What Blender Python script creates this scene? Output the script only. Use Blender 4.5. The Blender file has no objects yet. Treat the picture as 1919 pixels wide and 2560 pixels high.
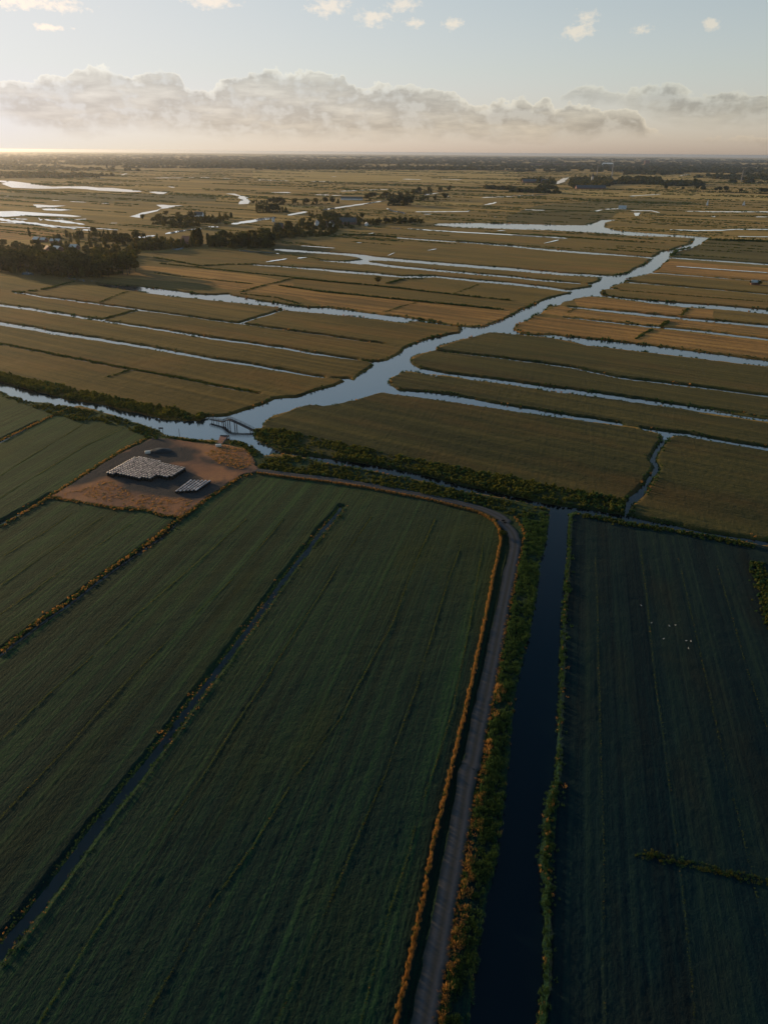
import bpy, bmesh, math, random
import numpy as np
from mathutils import Matrix, Vector
from mathutils.geometry import tessellate_polygon

random.seed(7)
rng = np.random.default_rng(7)
R = math.radians
scene = bpy.context.scene
COL = scene.collection

# ------------------------------------------------------------------ camera model (used to survey the photograph)
FPX, CX, CY = 1720.0, 959.5, 1280.0
PITCH = math.atan(900 / FPX)
ROLL = R(0.478)
H = 120.0
LAND = 0.9
_u0 = np.array((0, math.sin(PITCH), math.cos(PITCH)))
_x0 = np.array((1.0, 0, 0))
CF = np.array((0, math.cos(PITCH), -math.sin(PITCH)))
CR = math.cos(ROLL) * _x0 + math.sin(ROLL) * _u0
CU = -math.sin(ROLL) * _x0 + math.cos(ROLL) * _u0

def ray(px, py):
    return CF + ((px - CX) / FPX) * CR - ((py - CY) / FPX) * CU

def G(px, py, z=LAND):
    d = ray(px, py)
    t = (z - H) / d[2]
    return np.array((d[0] * t, d[1] * t))

def azel(px, py):
    d = ray(px, py)
    d = d / np.linalg.norm(d)
    return math.degrees(math.atan2(d[0], d[1])), math.degrees(math.asin(d[2]))

CROP = dict(c1=(0, 0, .579), c2=(960, 0, .5784), c3=(0, 360, .386), c4=(640, 360, .386), c5=(1280, 360, .3854),
            c6=(0, 680, .386), c7=(640, 680, .386), c8=(1280, 680, .3854), d1=(0, 960, .386), d2=(640, 960, .386),
            d3=(1280, 960, .3854), d4=(0, 1280, .579), d5=(960, 1280, .5784), d6=(0, 1920, .579), d7=(960, 1920, .5784),
            br=(500, 1020, .1327), pile=(240, 1130, .193), sea=(0, 560, .2171), bird=(1560, 1470, .1447), s=(0, 0, 1.0))

def T(c, pts):
    ox, oy, s = CROP[c]
    return [(ox + p[0] * s, oy + p[1] * s) + tuple(q * s for q in p[2:]) for p in pts]

def TG(c, pts, z=LAND):
    return np.array([G(p[0], p[1], z) for p in T(c, pts)])

def ribbon(c, pts, axis='y'):
    """closed outline on the ground of a ditch whose centre line and width were read off the photo"""
    P = T(c, pts)
    a, b = [], []
    for x, y, t in P:
        if axis == 'y':
            a.append(G(x, y - t / 2, 0)); b.append(G(x, y + t / 2, 0))
        else:
            a.append(G(x - t / 2, y, 0)); b.append(G(x + t / 2, y, 0))
    return np.array(a + b[::-1])

# ------------------------------------------------------------------ small helpers
def link(o, parent=None):
    COL.objects.link(o)
    if parent is not None:
        o.parent = parent
    return o

def tag(o, label=None, cat=None, group=None, kind=None):
    if label: o['label'] = label
    if cat: o['category'] = cat
    if group: o['group'] = group
    if kind: o['kind'] = kind
    return o

def empty(name, loc, rz=0, scale=1.0):
    o = bpy.data.objects.new(name, None)
    o.location = loc; o.rotation_euler = (0, 0, rz); o.scale = (scale,) * 3
    o.empty_display_size = 0.5
    return link(o)

def mesh_np(name, V, Fq, mats, midx=None, smooth=False):
    """V (n,3); Fq (m,k) equal-size faces"""
    me = bpy.data.meshes.new(name)
    V = np.ascontiguousarray(V, dtype=np.float32); Fq = np.ascontiguousarray(Fq, dtype=np.int32)
    m, k = Fq.shape
    me.vertices.add(len(V)); me.vertices.foreach_set('co', V.ravel())
    me.loops.add(m * k); me.loops.foreach_set('vertex_index', Fq.ravel())
    me.polygons.add(m)
    me.polygons.foreach_set('loop_start', np.arange(0, m * k, k, dtype=np.int32))
    me.polygons.foreach_set('loop_total', np.full(m, k, dtype=np.int32))
    for mt in (mats if isinstance(mats, (list, tuple)) else [mats]):
        me.materials.append(mt)
    if midx is not None:
        me.polygons.foreach_set('material_index', np.ascontiguousarray(midx, dtype=np.int32))
    if smooth:
        me.polygons.foreach_set('use_smooth', np.ones(m, dtype=bool))
    me.update(calc_edges=True)
    return me

class MB:
    """collects boxes, bars and tubes that become ONE mesh"""
    def __init__(s): s.bm = bmesh.new()
    def box(s, c, size, rz=0, bev=0.0, M=None):
        mt = Matrix.Translation(c) @ Matrix.Rotation(rz, 4, 'Z') @ Matrix.Diagonal((size[0], size[1], size[2], 1))
        if M is not None: mt = M @ mt
        r = bmesh.ops.create_cube(s.bm, size=1, matrix=mt)
        if bev:
            es = list({e for v in r['verts'] for e in v.link_edges})
            bmesh.ops.bevel(s.bm, geom=es, offset=bev, segments=1, affect='EDGES')
        return s
    def bar(s, a, b, r, n=8, r2=None):
        a, b = Vector(a), Vector(b); d = b - a
        if d.length < 1e-5: return s
        q = Vector((0, 0, 1)).rotation_difference(d.normalized()).to_matrix().to_4x4()
        bmesh.ops.create_cone(s.bm, cap_ends=True, segments=n, radius1=r, radius2=r if r2 is None else r2, depth=d.length,
                              matrix=Matrix.Translation((a + b) / 2) @ q)
        return s
    def beam(s, a, b, w, h):
        a, b = Vector(a), Vector(b); d = b - a
        x = d.normalized(); y = Vector((0, 0, 1)).cross(x)
        if y.length < 1e-4: y = Vector((1, 0, 0))
        y.normalize(); z = x.cross(y)
        m = Matrix((x * d.length, y * w, z * h)).transposed().to_4x4()
        m.translation = (a + b) / 2
        bmesh.ops.create_cube(s.bm, size=1, matrix=m)
        return s
    def poly(s, pts):
        vs = [s.bm.verts.new(p) for p in pts]
        s.bm.faces.new(vs); return s
    def prism(s, pts, z0, z1):
        lo = [s.bm.verts.new((p[0], p[1], z0)) for p in pts]; hi = [s.bm.verts.new((p[0], p[1], z1)) for p in pts]
        n = len(pts)
        s.bm.faces.new(hi); s.bm.faces.new(lo[::-1])
        for i in range(n): s.bm.faces.new((lo[i], lo[(i + 1) % n], hi[(i + 1) % n], hi[i]))
        return s
    def mesh(s, name, mat, smooth=False):
        bmesh.ops.recalc_face_normals(s.bm, faces=s.bm.faces)
        me = bpy.data.meshes.new(name); s.bm.to_mesh(me); s.bm.free()
        me.materials.append(mat)
        if smooth:
            for p in me.polygons: p.use_smooth = True
        return me
    def build(s, name, mat, parent=None, smooth=False):
        return link(bpy.data.objects.new(name, s.mesh(name, mat, smooth)), parent)

# ------------------------------------------------------------------ value noise on the ground (numpy)
_perm = rng.random((256, 256))
def vnoise(x, y):
    xi = np.floor(x).astype(int); yi = np.floor(y).astype(int)
    fx = x - xi; fy = y - yi
    fx = fx * fx * (3 - 2 * fx); fy = fy * fy * (3 - 2 * fy)
    a = _perm[xi & 255, yi & 255]; b = _perm[(xi + 1) & 255, yi & 255]
    c = _perm[xi & 255, (yi + 1) & 255]; d = _perm[(xi + 1) & 255, (yi + 1) & 255]
    return (a * (1 - fx) + b * fx) * (1 - fy) + (c * (1 - fx) + d * fx) * fy - 0.5
def fbm(x, y, o=3):
    s, a = 0, 1.0
    for i in range(o):
        s = s + a * vnoise(x * 2 ** i + 17.3 * i, y * 2 ** i + 5.1 * i); a *= .5
    return s

# ------------------------------------------------------------------ material helpers
def nodes_of(name):
    m = bpy.data.materials.new(name); m.use_nodes = True
    nt = m.node_tree; nt.nodes.clear()
    return m, nt, nt.nodes, nt.links

def N(ns, kind, **kw):
    n = ns.new(kind)
    for k, v in kw.items():
        if k == 'inp':
            for kk, vv in v.items(): n.inputs[kk].default_value = vv
        else: setattr(n, k, v)
    return n

def math_(ns, ls, op, a, b=None, c=None, clamp=False):
    n = ns.new('ShaderNodeMath'); n.operation = op; n.use_clamp = clamp
    for i, v in enumerate((a, b, c)):
        if v is None: continue
        if isinstance(v, (int, float)): n.inputs[i].default_value = v
        else: ls.new(v, n.inputs[i])
    return n.outputs[0]

def mixc(ns, ls, f, a, b, bt='MIX'):
    n = ns.new('ShaderNodeMix'); n.data_type = 'RGBA'; n.blend_type = bt
    for i, v in ((0, f), (6, a), (7, b)):
        if isinstance(v, (int, float)): n.inputs[i].default_value = v
        elif isinstance(v, tuple): n.inputs[i].default_value = v if len(v) == 4 else v + (1,)
        else: ls.new(v, n.inputs[i])
    return n.outputs[2]

def ramp(ns, ls, f, stops):
    n = ns.new('ShaderNodeValToRGB'); e = n.color_ramp.elements
    while len(e) < len(stops): e.new(0.5)
    for el, (p, c) in zip(e, stops):
        el.position = p; el.color = c if len(c) == 4 else tuple(c) + (1,)
    ls.new(f, n.inputs[0]); return n.outputs[0]

def noise(ns, ls, vec, scale, detail=3, rough=.55, dims='3D'):
    n = ns.new('ShaderNodeTexNoise'); n.noise_dimensions = dims
    n.inputs['Scale'].default_value = scale; n.inputs['Detail'].default_value = detail; n.inputs['Roughness'].default_value = rough
    if vec is not None: ls.new(vec, n.inputs['Vector'])
    return n.outputs['Fac']

def scaled(ns, ls, vec, s):
    n = ns.new('ShaderNodeVectorMath'); n.operation = 'MULTIPLY'
    ls.new(vec, n.inputs[0]); n.inputs[1].default_value = s
    return n.outputs[0]

def principled(ns, ls, col, rough=.8, spec=.3, normal=None, **kw):
    b = ns.new('ShaderNodeBsdfPrincipled'); o = ns.new('ShaderNodeOutputMaterial')
    if isinstance(col, tuple): b.inputs['Base Color'].default_value = col if len(col) == 4 else col + (1,)
    else: ls.new(col, b.inputs['Base Color'])
    b.inputs['Roughness'].default_value = rough
    b.inputs['Specular IOR Level'].default_value = spec
    for k, v in kw.items():
        k = k.replace('_', ' ')
        b.inputs[k].default_value = v
    if normal is not None: ls.new(normal, b.inputs['Normal'])
    ls.new(b.outputs[0], o.inputs[0])
    return b

def bump(ns, ls, h, strength=.5, dist=.2):
    n = ns.new('ShaderNodeBump'); n.inputs['Strength'].default_value = strength; n.inputs['Distance'].default_value = dist
    ls.new(h, n.inputs['Height']); return n.outputs[0]

def mk_grass(name, c_lo, c_mid, c_hi, fine=1.6, tuft=.45, row=(.35, .012), bstr=.8, bdist=.35, sheen=.25, sheen_tint=(.9, .75, .35), patch=.012, rust=None, rust_s=.006):
    """meadow: clumpy sward whose mown rows run along the 'row' attribute (across, along in metres)"""
    m, nt, ns, ls = nodes_of(name)
    at = N(ns, 'ShaderNodeAttribute', attribute_name='row').outputs['Vector']
    rows = noise(ns, ls, scaled(ns, ls, at, (row[0], row[1], 0)), 1.0, 4, .6)
    rows2 = noise(ns, ls, scaled(ns, ls, at, (row[0] * .18, row[1] * .6, 0)), 1.0, 2, .5)
    pat = noise(ns, ls, scaled(ns, ls, at, (patch * 2.2, patch, 0)), 1.0, 4, .6)
    tf = noise(ns, ls, scaled(ns, ls, at, (tuft * 1.5, tuft, 0)), 1.0, 4, .7)
    fn = noise(ns, ls, scaled(ns, ls, at, (fine * 1.3, fine, 0)), 1.0, 2, .7)
    s = math_(ns, ls, 'MULTIPLY_ADD', rows, .55, math_(ns, ls, 'MULTIPLY_ADD', rows2, .30, math_(ns, ls, 'MULTIPLY_ADD', pat, .28, math_(ns, ls, 'MULTIPLY', tf, .17))))
    s = math_(ns, ls, 'MULTIPLY_ADD', fn, .22, math_(ns, ls, 'ADD', s, -.05))
    col = ramp(ns, ls, s, [(.60, c_lo), (.71, c_mid), (.84, c_hi)])
    if rust:
        rn = noise(ns, ls, scaled(ns, ls, at, (rust_s * 3.5, rust_s, 0)), 1.0, 5, .62)
        col = mixc(ns, ls, math_(ns, ls, 'MULTIPLY_ADD', rn, 5.0, -2.45, clamp=True), col, mixc(ns, ls, math_(ns, ls, 'MULTIPLY_ADD', s, 3.0, -1.65, clamp=True), tuple(v * .45 for v in rust), rust))
    hgt = math_(ns, ls, 'MULTIPLY_ADD', tf, 1.0, math_(ns, ls, 'MULTIPLY_ADD', rows, .8, math_(ns, ls, 'MULTIPLY', fn, .45)))
    b = principled(ns, ls, col, .9, .05, bump(ns, ls, hgt, bstr, bdist))
    b.inputs['Sheen Weight'].default_value = sheen; b.inputs['Sheen Roughness'].default_value = .45
    b.inputs['Sheen Tint'].default_value = sheen_tint + (1,)
    return m

def mk_leaf(name, c1, c2, trans=.35, scale=.6):
    m, nt, ns, ls = nodes_of(name)
    geo = ns.new('ShaderNodeNewGeometry')
    oi = ns.new('ShaderNodeObjectInfo')
    nz = noise(ns, ls, geo.outputs['Position'], scale, 2)
    f = math_(ns, ls, 'MULTIPLY_ADD', geo.outputs['Random Per Island'], .45, math_(ns, ls, 'MULTIPLY_ADD', nz, .7, math_(ns, ls, 'MULTIPLY_ADD', oi.outputs['Random'], .3, -.25)), clamp=True)
    col = mixc(ns, ls, f, c1, c2)
    d = ns.new('ShaderNodeBsdfDiffuse'); t = ns.new('ShaderNodeBsdfTranslucent'); mx = ns.new('ShaderNodeMixShader'); o = ns.new('ShaderNodeOutputMaterial')
    ls.new(col, d.inputs[0]); ls.new(mixc(ns, ls, 1.0, col, (1.3, 1.1, .6), 'MULTIPLY'), t.inputs[0])
    mx.inputs[0].default_value = trans
    ls.new(d.outputs[0], mx.inputs[1]); ls.new(t.outputs[0], mx.inputs[2]); ls.new(mx.outputs[0], o.inputs[0])
    return m

def mk_plain(name, c1, c2=None, rough=.8, scale=1.5, spec=.3, bstr=0.0, metallic=0.0):
    m, nt, ns, ls = nodes_of(name)
    if c2 is None: c2 = tuple(v * .7 for v in c1)
    geo = ns.new('ShaderNodeNewGeometry')
    nz = noise(ns, ls, geo.outputs['Position'], scale, 4, .6)
    col = mixc(ns, ls, math_(ns, ls, 'MULTIPLY_ADD', nz, 1.8, -.4, clamp=True), c1, c2)
    b = principled(ns, ls, col, rough, spec, bump(ns, ls, nz, bstr, .1) if bstr else None)
    b.inputs['Metallic'].default_value = metallic
    return m

M = {}
M['pasture'] = mk_grass('lush_pasture', (.0018, .0115, .013), (.0045, .0215, .0185), (.015, .050, .021), fine=2.2, tuft=.9, row=(1.1, .002), bstr=.8, bdist=.40, sheen=.10, sheen_tint=(.80, .95, .26), rust=(.018, .034, .018), rust_s=.012)
M['east_pasture'] = mk_grass('dark_pasture', (.002, .011, .015), (.0045, .018, .0195), (.012, .028, .021), fine=2.2, tuft=.8, row=(.8, .002), bstr=.6, bdist=.3, sheen=.025, sheen_tint=(.9, .95, .4), rust=(.018, .023, .019), rust_s=.012)
M['meadow'] = mk_grass('olive_meadow', (.030, .025, .008), (.074, .048, .012), (.150, .086, .020), fine=.9, tuft=.22, row=(.2, .003), sheen=.08, rust=(.21, .090, .024))
M['wet_meadow'] = mk_grass('dark_olive_meadow', (.013, .022, .010), (.034, .037, .013), (.078, .062, .018), fine=1.2, tuft=.4, row=(.26, .003), sheen=.06, rust=(.10, .060, .021), rust_s=.009)
M['dry_meadow'] = mk_grass('dry_meadow', (.095, .050, .014), (.26, .122, .029), (.43, .21, .050), fine=.8, tuft=.2, row=(.16, .004), sheen=.08, sheen_tint=(1, .7, .4), rust=(.15, .095, .025), rust_s=.008)
M['tan'] = mk_grass('tan_stubble', (.11, .075, .022), (.24, .155, .045), (.36, .23, .07), fine=.4, tuft=.1, row=(.05, .002), bstr=.3, sheen=.08)
M['marsh'] = mk_grass('dark_marsh', (.012, .020, .010), (.030, .036, .014), (.070, .062, .020), fine=.4, tuft=.1, row=(.04, .003), bstr=.4, sheen=.05)
M['plain'] = mk_grass('far_meadow', (.018, .018, .008), (.115, .068, .016), (.30, .165, .040), fine=.3, tuft=.06, row=(.022, .0012), bstr=.3, sheen=.08, patch=.004, rust=(.20, .10, .028), rust_s=.0016)
M['reed'] = mk_leaf('reed_blades', (.010, .042, .022), (.075, .130, .050), .45)
M['dry_reed'] = mk_leaf('dry_reed_blades', (.18, .095, .04), (.54, .32, .13), .45)
M['lit_grass'] = mk_leaf('lit_tone_grass_tufts', (.04, .075, .022), (.14, .17, .048), .4)  # bright leaf colour carries the sunlit line along the drains
M['scrub'] = mk_leaf('scrub_leaves', (.016, .040, .014), (.17, .165, .042), .4, .25)
M['tree'] = mk_leaf('tree_leaves', (.007, .020, .011), (.085, .088, .025), .35, .12)
M['tree_olive'] = mk_leaf('olive_tree_leaves', (.024, .032, .010), (.14, .115, .030), .35, .12)
M['bark'] = mk_plain('bark', (.07, .055, .04), rough=.95)
M['timber'] = mk_plain('weathered_timber', (.105, .085, .075), (.06, .05, .045), rough=.85, scale=3)
M['red_deck'] = mk_plain('rusty_deck', (.33, .14, .09), (.22, .09, .06), rough=.8, scale=1.2)
M['steel'] = mk_plain('dull_steel', (.10, .10, .10), rough=.6)
M['white'] = mk_plain('white_paint', (.78, .77, .74), (.66, .65, .62), rough=.5, scale=.4)
M['brick'] = mk_plain('house_brick', (.26, .13, .09), (.19, .10, .075), scale=.8)
M['slate'] = mk_plain('slate_roof', (.10, .10, .105), (.07, .07, .075), rough=.9, scale=.7, spec=.2)
M['redtile'] = mk_plain('red_roof_tile', (.32, .13, .08), (.22, .09, .06), rough=.7, scale=.7)
M['paleroof'] = mk_plain('pale_sheet_roof', (.62, .56, .48), (.48, .43, .37), rough=.35, scale=.3)
M['barnmetal'] = mk_plain('barn_sheet', (.12, .115, .11), (.08, .078, .075), rough=.9, scale=.4, spec=.15)
M['dark_glass'] = mk_plain('window_glass', (.03, .035, .04), rough=.1, spec=.5)
M['sail'] = mk_plain('sail_cloth', (.8, .78, .74), (.72, .70, .66), rough=.7)
M['hull'] = mk_plain('boat_hull', (.30, .16, .09), (.2, .1, .06), rough=.5)
M['concrete'] = mk_plain('concrete', (.34, .31, .29), (.27, .25, .23), scale=.1)
M['tarp'] = mk_plain('black_tarp', (.012, .013, .014), (.03, .03, .03), rough=.6, scale=1.0, bstr=.4)
M['feather'] = mk_plain('white_feathers', (.55, .54, .51), (.42, .42, .40))

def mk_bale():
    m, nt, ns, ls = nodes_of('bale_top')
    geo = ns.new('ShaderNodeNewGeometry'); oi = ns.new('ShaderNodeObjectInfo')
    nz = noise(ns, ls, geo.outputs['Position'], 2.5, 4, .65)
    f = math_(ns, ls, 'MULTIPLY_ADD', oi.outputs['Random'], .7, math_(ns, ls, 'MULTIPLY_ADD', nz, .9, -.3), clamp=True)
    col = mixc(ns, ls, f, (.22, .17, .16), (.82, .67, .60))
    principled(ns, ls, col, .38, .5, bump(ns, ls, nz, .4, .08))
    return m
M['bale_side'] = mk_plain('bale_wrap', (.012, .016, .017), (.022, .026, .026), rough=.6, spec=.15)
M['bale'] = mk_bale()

def mk_water(name, ior, col, bs, rough=.12):
    m, nt, ns, ls = nodes_of(name)
    geo = ns.new('ShaderNodeNewGeometry')
    a = noise(ns, ls, scaled(ns, ls, geo.outputs['Position'], (.55, .9, 1)), 1.0, 3, .55)
    b2 = noise(ns, ls, scaled(ns, ls, geo.outputs['Position'], (.02, .035, 1)), 1.0, 2, .5)
    h = math_(ns, ls, 'MULTIPLY', a, math_(ns, ls, 'MULTIPLY_ADD', b2, 1.4, -.2, clamp=True))
    b = principled(ns, ls, col, rough, .5, bump(ns, ls, h, bs, .12) if bs else None)
    b.inputs['IOR'].default_value = ior
    return m
M['water'] = mk_water('river_water', 3.3, (.012, .020, .026), .22)
M['mere'] = mk_water('mere_water_glare', 3.3, (.012, .020, .026), 0, .04)
_b = [n for n in M['mere'].node_tree.nodes if n.type == 'BSDF_PRINCIPLED'][0]; _b.inputs['Base Color'].default_value = (.72, .75, .78, 1); _b.inputs['Metallic'].default_value = .55  # white glare put into the colour: pale, half-metallic base brighter than water
M['ditch_water'] = mk_water('ditch_water', 1.24, (.042, .042, .038), .25)
M['canal'] = mk_water('canal_water', 1.30, (.002, .006, .008), .04)

def mk_track():
    m, nt, ns, ls = nodes_of('gravel_track')
    at = N(ns, 'ShaderNodeAttribute', attribute_name='row').outputs['Vector']
    sp = ns.new('ShaderNodeSeparateXYZ'); ls.new(at, sp.inputs[0])
    wob = noise(ns, ls, scaled(ns, ls, at, (.2, .05, 0)), 1.0, 3, .6)
    u = math_(ns, ls, 'ADD', sp.outputs[0], math_(ns, ls, 'MULTIPLY_ADD', wob, .24, -.12))
    rut = math_(ns, ls, 'ABSOLUTE', math_(ns, ls, 'SUBTRACT', math_(ns, ls, 'ABSOLUTE', u), .45))
    col = ramp(ns, ls, rut, [(.0, (.062, .066, .072)), (.16, (.052, .053, .057)), (.36, (.038, .038, .034)), (.55, (.032, .034, .024))])
    nz = noise(ns, ls, scaled(ns, ls, at, (2.0, 2.0, 0)), 1.0, 4, .65)
    col = mixc(ns, ls, math_(ns, ls, 'MULTIPLY_ADD', nz, .9, -.2, clamp=True), col, (.06, .052, .05))
    principled(ns, ls, col, .9, .2, bump(ns, ls, nz, .5, .1))
    return m
M['track'] = mk_track()

def mk_yard():
    m, nt, ns, ls = nodes_of('bare_yard_soil')
    geo = ns.new('ShaderNodeNewGeometry')
    p = geo.outputs['Position']
    big = noise(ns, ls, p, .045, 4, .6)
    mid = noise(ns, ls, scaled(ns, ls, p, (.5, .25, 1)), 1.0, 4, .65)
    fine = noise(ns, ls, p, 1.6, 3, .65)
    base = ramp(ns, ls, big, [(.34, (.18, .092, .06)), (.47, (.31, .135, .066)), (.56, (.40, .17, .072)), (.70, (.48, .22, .085))])
    col = mixc(ns, ls, math_(ns, ls, 'MULTIPLY_ADD', mid, 1.6, -.5, clamp=True), base, (.27, .125, .072))
    hd = N(ns, 'ShaderNodeAttribute', attribute_name='hard').outputs['Fac']
    col = mixc(ns, ls, hd, col, mixc(ns, ls, mid, (.022, .028, .030), (.055, .052, .052)))
    col = mixc(ns, ls, math_(ns, ls, 'MULTIPLY_ADD', fine, 1.4, -.55, clamp=True), col, (.15, .085, .05))
    principled(ns, ls, col, .95, .1, bump(ns, ls, math_(ns, ls, 'ADD', fine, mid), .7, .25))
    return m
M['yard'] = mk_yard()

# ------------------------------------------------------------------ WATER BODIES (surveyed outlines)
W = []      # closed outlines on the ground
def wp(*segs):
    pts = []
    for c, p in segs: pts += T(c, p)
    W.append(np.array([G(x, y, 0) for x, y in pts]))
def wr(c, pts, axis='y'): W.append(ribbon(c, pts, axis))

# the river, the west canal, the pond arm and the canal to the south-east, as one outline
wp(('d1', [(-150, -45), (0, -15), (150, 30), (300, 65), (450, 105), (600, 125), (680, 135), (760, 165), (900, 190), (1050, 230), (1200, 240), (1290, 240), (1350, 212), (1480, 205), (1560, 180), (1610, 165)]),
   ('c7', [(0, 872), (60, 855), (110, 830), (125, 820), (250, 815), (320, 795), (420, 760), (520, 735), (575, 710), (560, 695), (490, 690), (600, 690), (630, 703), (660, 675), (720, 640), (762, 605), (745, 588), (700, 574), (750, 583), (800, 580), (860, 570), (880, 555), (920, 540), (950, 520), (965, 495), (1000, 480), (1080, 445), (1160, 425), (1260, 405), (1330, 395), (1332, 368), (1300, 355), (1200, 345), (1100, 330), (1000, 322), (985, 330), (960, 335), (800, 312), (600, 290), (400, 270), (200, 253), (178, 248), (172, 240), (100, 225), (60, 220), (0, 218)]),
   ('c6', [(1500, 200), (1280, 175), (1100, 160), (900, 130), (800, 115), (640, 88), (640, 76), (760, 88), (900, 95), (1000, 107), (1150, 125), (1280, 145), (1400, 148), (1480, 143), (1510, 155), (1640, 178)]),
   ('c7', [(0, 185), (100, 197), (200, 215), (280, 222), (330, 230), (430, 232), (460, 230), (600, 247), (800, 275), (940, 290), (1000, 300), (1150, 325), (1300, 350), (1400, 357), (1490, 355), (1540, 335), (1600, 310)]),
   ('c8', [(0, 285), (20, 275), (60, 250), (130, 220), (230, 175), (300, 155), (380, 140), (386, 130), (400, 114), (500, 100), (510, 90), (480, 80), (520, 75), (560, 62), (572, 50), (560, 40), (650, 26), (700, 20), (770, 2)]),
   ('c5', [(800, 810), (870, 780), (910, 745), (905, 738), (940, 720), (965, 702), (1000, 695), (1040, 690), (1100, 665), (1160, 650), (1170, 630), (1185, 612), (1000, 602), (800, 597), (640, 585), (520, 575), (230, 560), (0, 553)]),
   ('c4', [(1470, 545), (1290, 540), (1230, 532), (1145, 525), (1180, 515), (1400, 512), (1640, 516)]),
   ('c5', [(0, 517), (300, 525), (470, 527), (540, 512), (580, 494), (680, 490), (600, 510), (597, 540), (650, 555), (700, 565), (900, 580), (1100, 593), (1190, 600), (1220, 602), (1285, 609), (1250, 625), (1220, 650), (1160, 680), (1100, 690), (1030, 715), (1020, 735), (1010, 745), (1000, 765), (970, 780), (960, 800), (930, 820), (890, 840), (830, 855), (760, 870), (740, 885), (720, 902)]),
   ('c8', [(700, 75), (650, 90), (630, 104), (690, 112), (640, 114), (580, 116), (568, 135), (575, 152), (640, 160), (800, 178), (1000, 195), (1140, 205), (1300, 215), (1500, 232), (1658, 245), (1900, 267), (1900, 300), (1658, 275), (1450, 255), (1200, 235), (1100, 230), (900, 205), (750, 185), (600, 165), (510, 160), (460, 165), (400, 175), (390, 185), (330, 195), (310, 215), (230, 225), (190, 265), (180, 275), (130, 285), (110, 310), (60, 330), (20, 347), (5, 375)]),
   ('c8', [(60, 400), (160, 410), (270, 406), (400, 425), (700, 455), (1000, 490), (1300, 530), (1658, 575), (1900, 605), (1900, 652), (1658, 618), (1500, 600), (1300, 578), (1080, 550), (900, 530), (620, 495), (470, 480), (370, 450), (250, 430), (100, 415), (0, 408)]),
   ('c7', [(1600, 402), (1510, 395), (1420, 420), (1350, 435), (1200, 475), (1168, 490), (1165, 508), (1110, 520), (1060, 530), (1010, 550), (998, 570), (1010, 600), (1040, 620), (1150, 640), (1250, 660), (1400, 675), (1640, 708)]),
   ('c8', [(0, 710), (200, 740), (400, 765), (600, 792), (900, 835), (1200, 880), (1500, 920)]),
   ('d3', [(1200, 165), (1500, 205), (1658, 225), (1900, 258), (1900, 285), (1658, 250), (1400, 210), (1200, 185), (1100, 165), (900, 140), (600, 95), (300, 58), (0, 12)]),
   ('c7', [(1400, 702), (1250, 676), (1200, 672), (1100, 665), (1000, 647), (935, 650), (920, 670), (870, 685), (855, 715), (880, 740), (920, 765), (960, 772), (1100, 778), (1250, 795), (1400, 820), (1530, 850), (1640, 868)]),
   ('d3', [(0, 145), (200, 175), (400, 210), (550, 230), (700, 255), (725, 268), (700, 275), (600, 258), (500, 250), (300, 220), (150, 200), (0, 180)]),
   ('d2', [(1500, 155), (1400, 140), (1200, 110), (1050, 90), (900, 72), (860, 65), (830, 58), (800, 60), (740, 75), (700, 90), (640, 108), (600, 112), (560, 125), (480, 141), (430, 146), (400, 136), (300, 145), (250, 160), (200, 185), (110, 205), (60, 240), (40, 265), (44, 283), (20, 292), (-12, 290), (-16, 330), (0, 365), (30, 382), (100, 412), (160, 443), (220, 452), (350, 468), (500, 490), (700, 515), (900, 553), (1100, 595), (1300, 650), (1500, 695), (1640, 725)]),
   ('d3', [(0, 728), (150, 762), (300, 792), (500, 818), (700, 850), (716, 852), (735, 765), (760, 735), (810, 700), (850, 650), (870, 620), (915, 560), (920, 530), (887, 500), (900, 470), (940, 405), (970, 375), (975, 335), (930, 320), (830, 297), (830, 286), (1000, 310), (1150, 325), (1250, 345), (1450, 380), (1658, 410), (1900, 445), (1900, 478), (1658, 438), (1450, 400), (1250, 368), (1100, 340), (1030, 340), (1000, 360), (975, 400), (950, 440), (927, 490), (945, 530), (950, 560), (920, 600), (890, 650), (850, 720), (810, 760), (770, 790), (742, 855), (900, 893), (1100, 925)]),
   ('d5', [(1150, 42), (1400, 90), (1658, 130), (1900, 168), (1900, 190), (1658, 150), (1500, 118), (1300, 84), (1200, 72), (1050, 47), (930, 25), (840, 8)]),
   ('d3', [(420, 830), (380, 838)]),
   ('d5', [(795, 10), (800, 60), (790, 200), (780, 320), (768, 450), (765, 600), (760, 750), (755, 850), (748, 960), (745, 1090)]),
   ('d7', [(735, 60), (700, 120), (685, 230), (670, 330), (660, 420), (690, 500), (670, 590), (690, 620), (700, 720), (680, 760), (695, 800), (690, 900), (670, 1010), (665, 1106), (650, 1300), (345, 1300), (370, 1106), (380, 950), (400, 780), (440, 600), (480, 420), (510, 200)]),
   ('d5', [(540, 1106), (550, 950), (560, 850), (580, 720), (610, 600), (640, 460), (655, 350), (668, 230), (690, 170), (705, 80), (712, 5)]),
   ('d3', [(245, 812), (100, 777), (0, 753)]),
   ('d2', [(1500, 724), (1300, 689), (1100, 635), (1000, 615), (900, 598), (760, 566), (680, 552), (600, 541), (450, 511), (330, 481), (200, 460), (110, 455), (75, 468), (55, 468), (30, 445), (0, 424)]),
   ('d1', [(1610, 402), (1560, 372), (1480, 368), (1400, 366), (1280, 366), (1200, 351), (1090, 341), (1068, 330), (1010, 296), (960, 276), (850, 241), (760, 211), (640, 176), (525, 146), (480, 152), (430, 142), (345, 148), (330, 127), (200, 120), (100, 95), (25, 62), (0, 48), (-150, 10)]))
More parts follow.
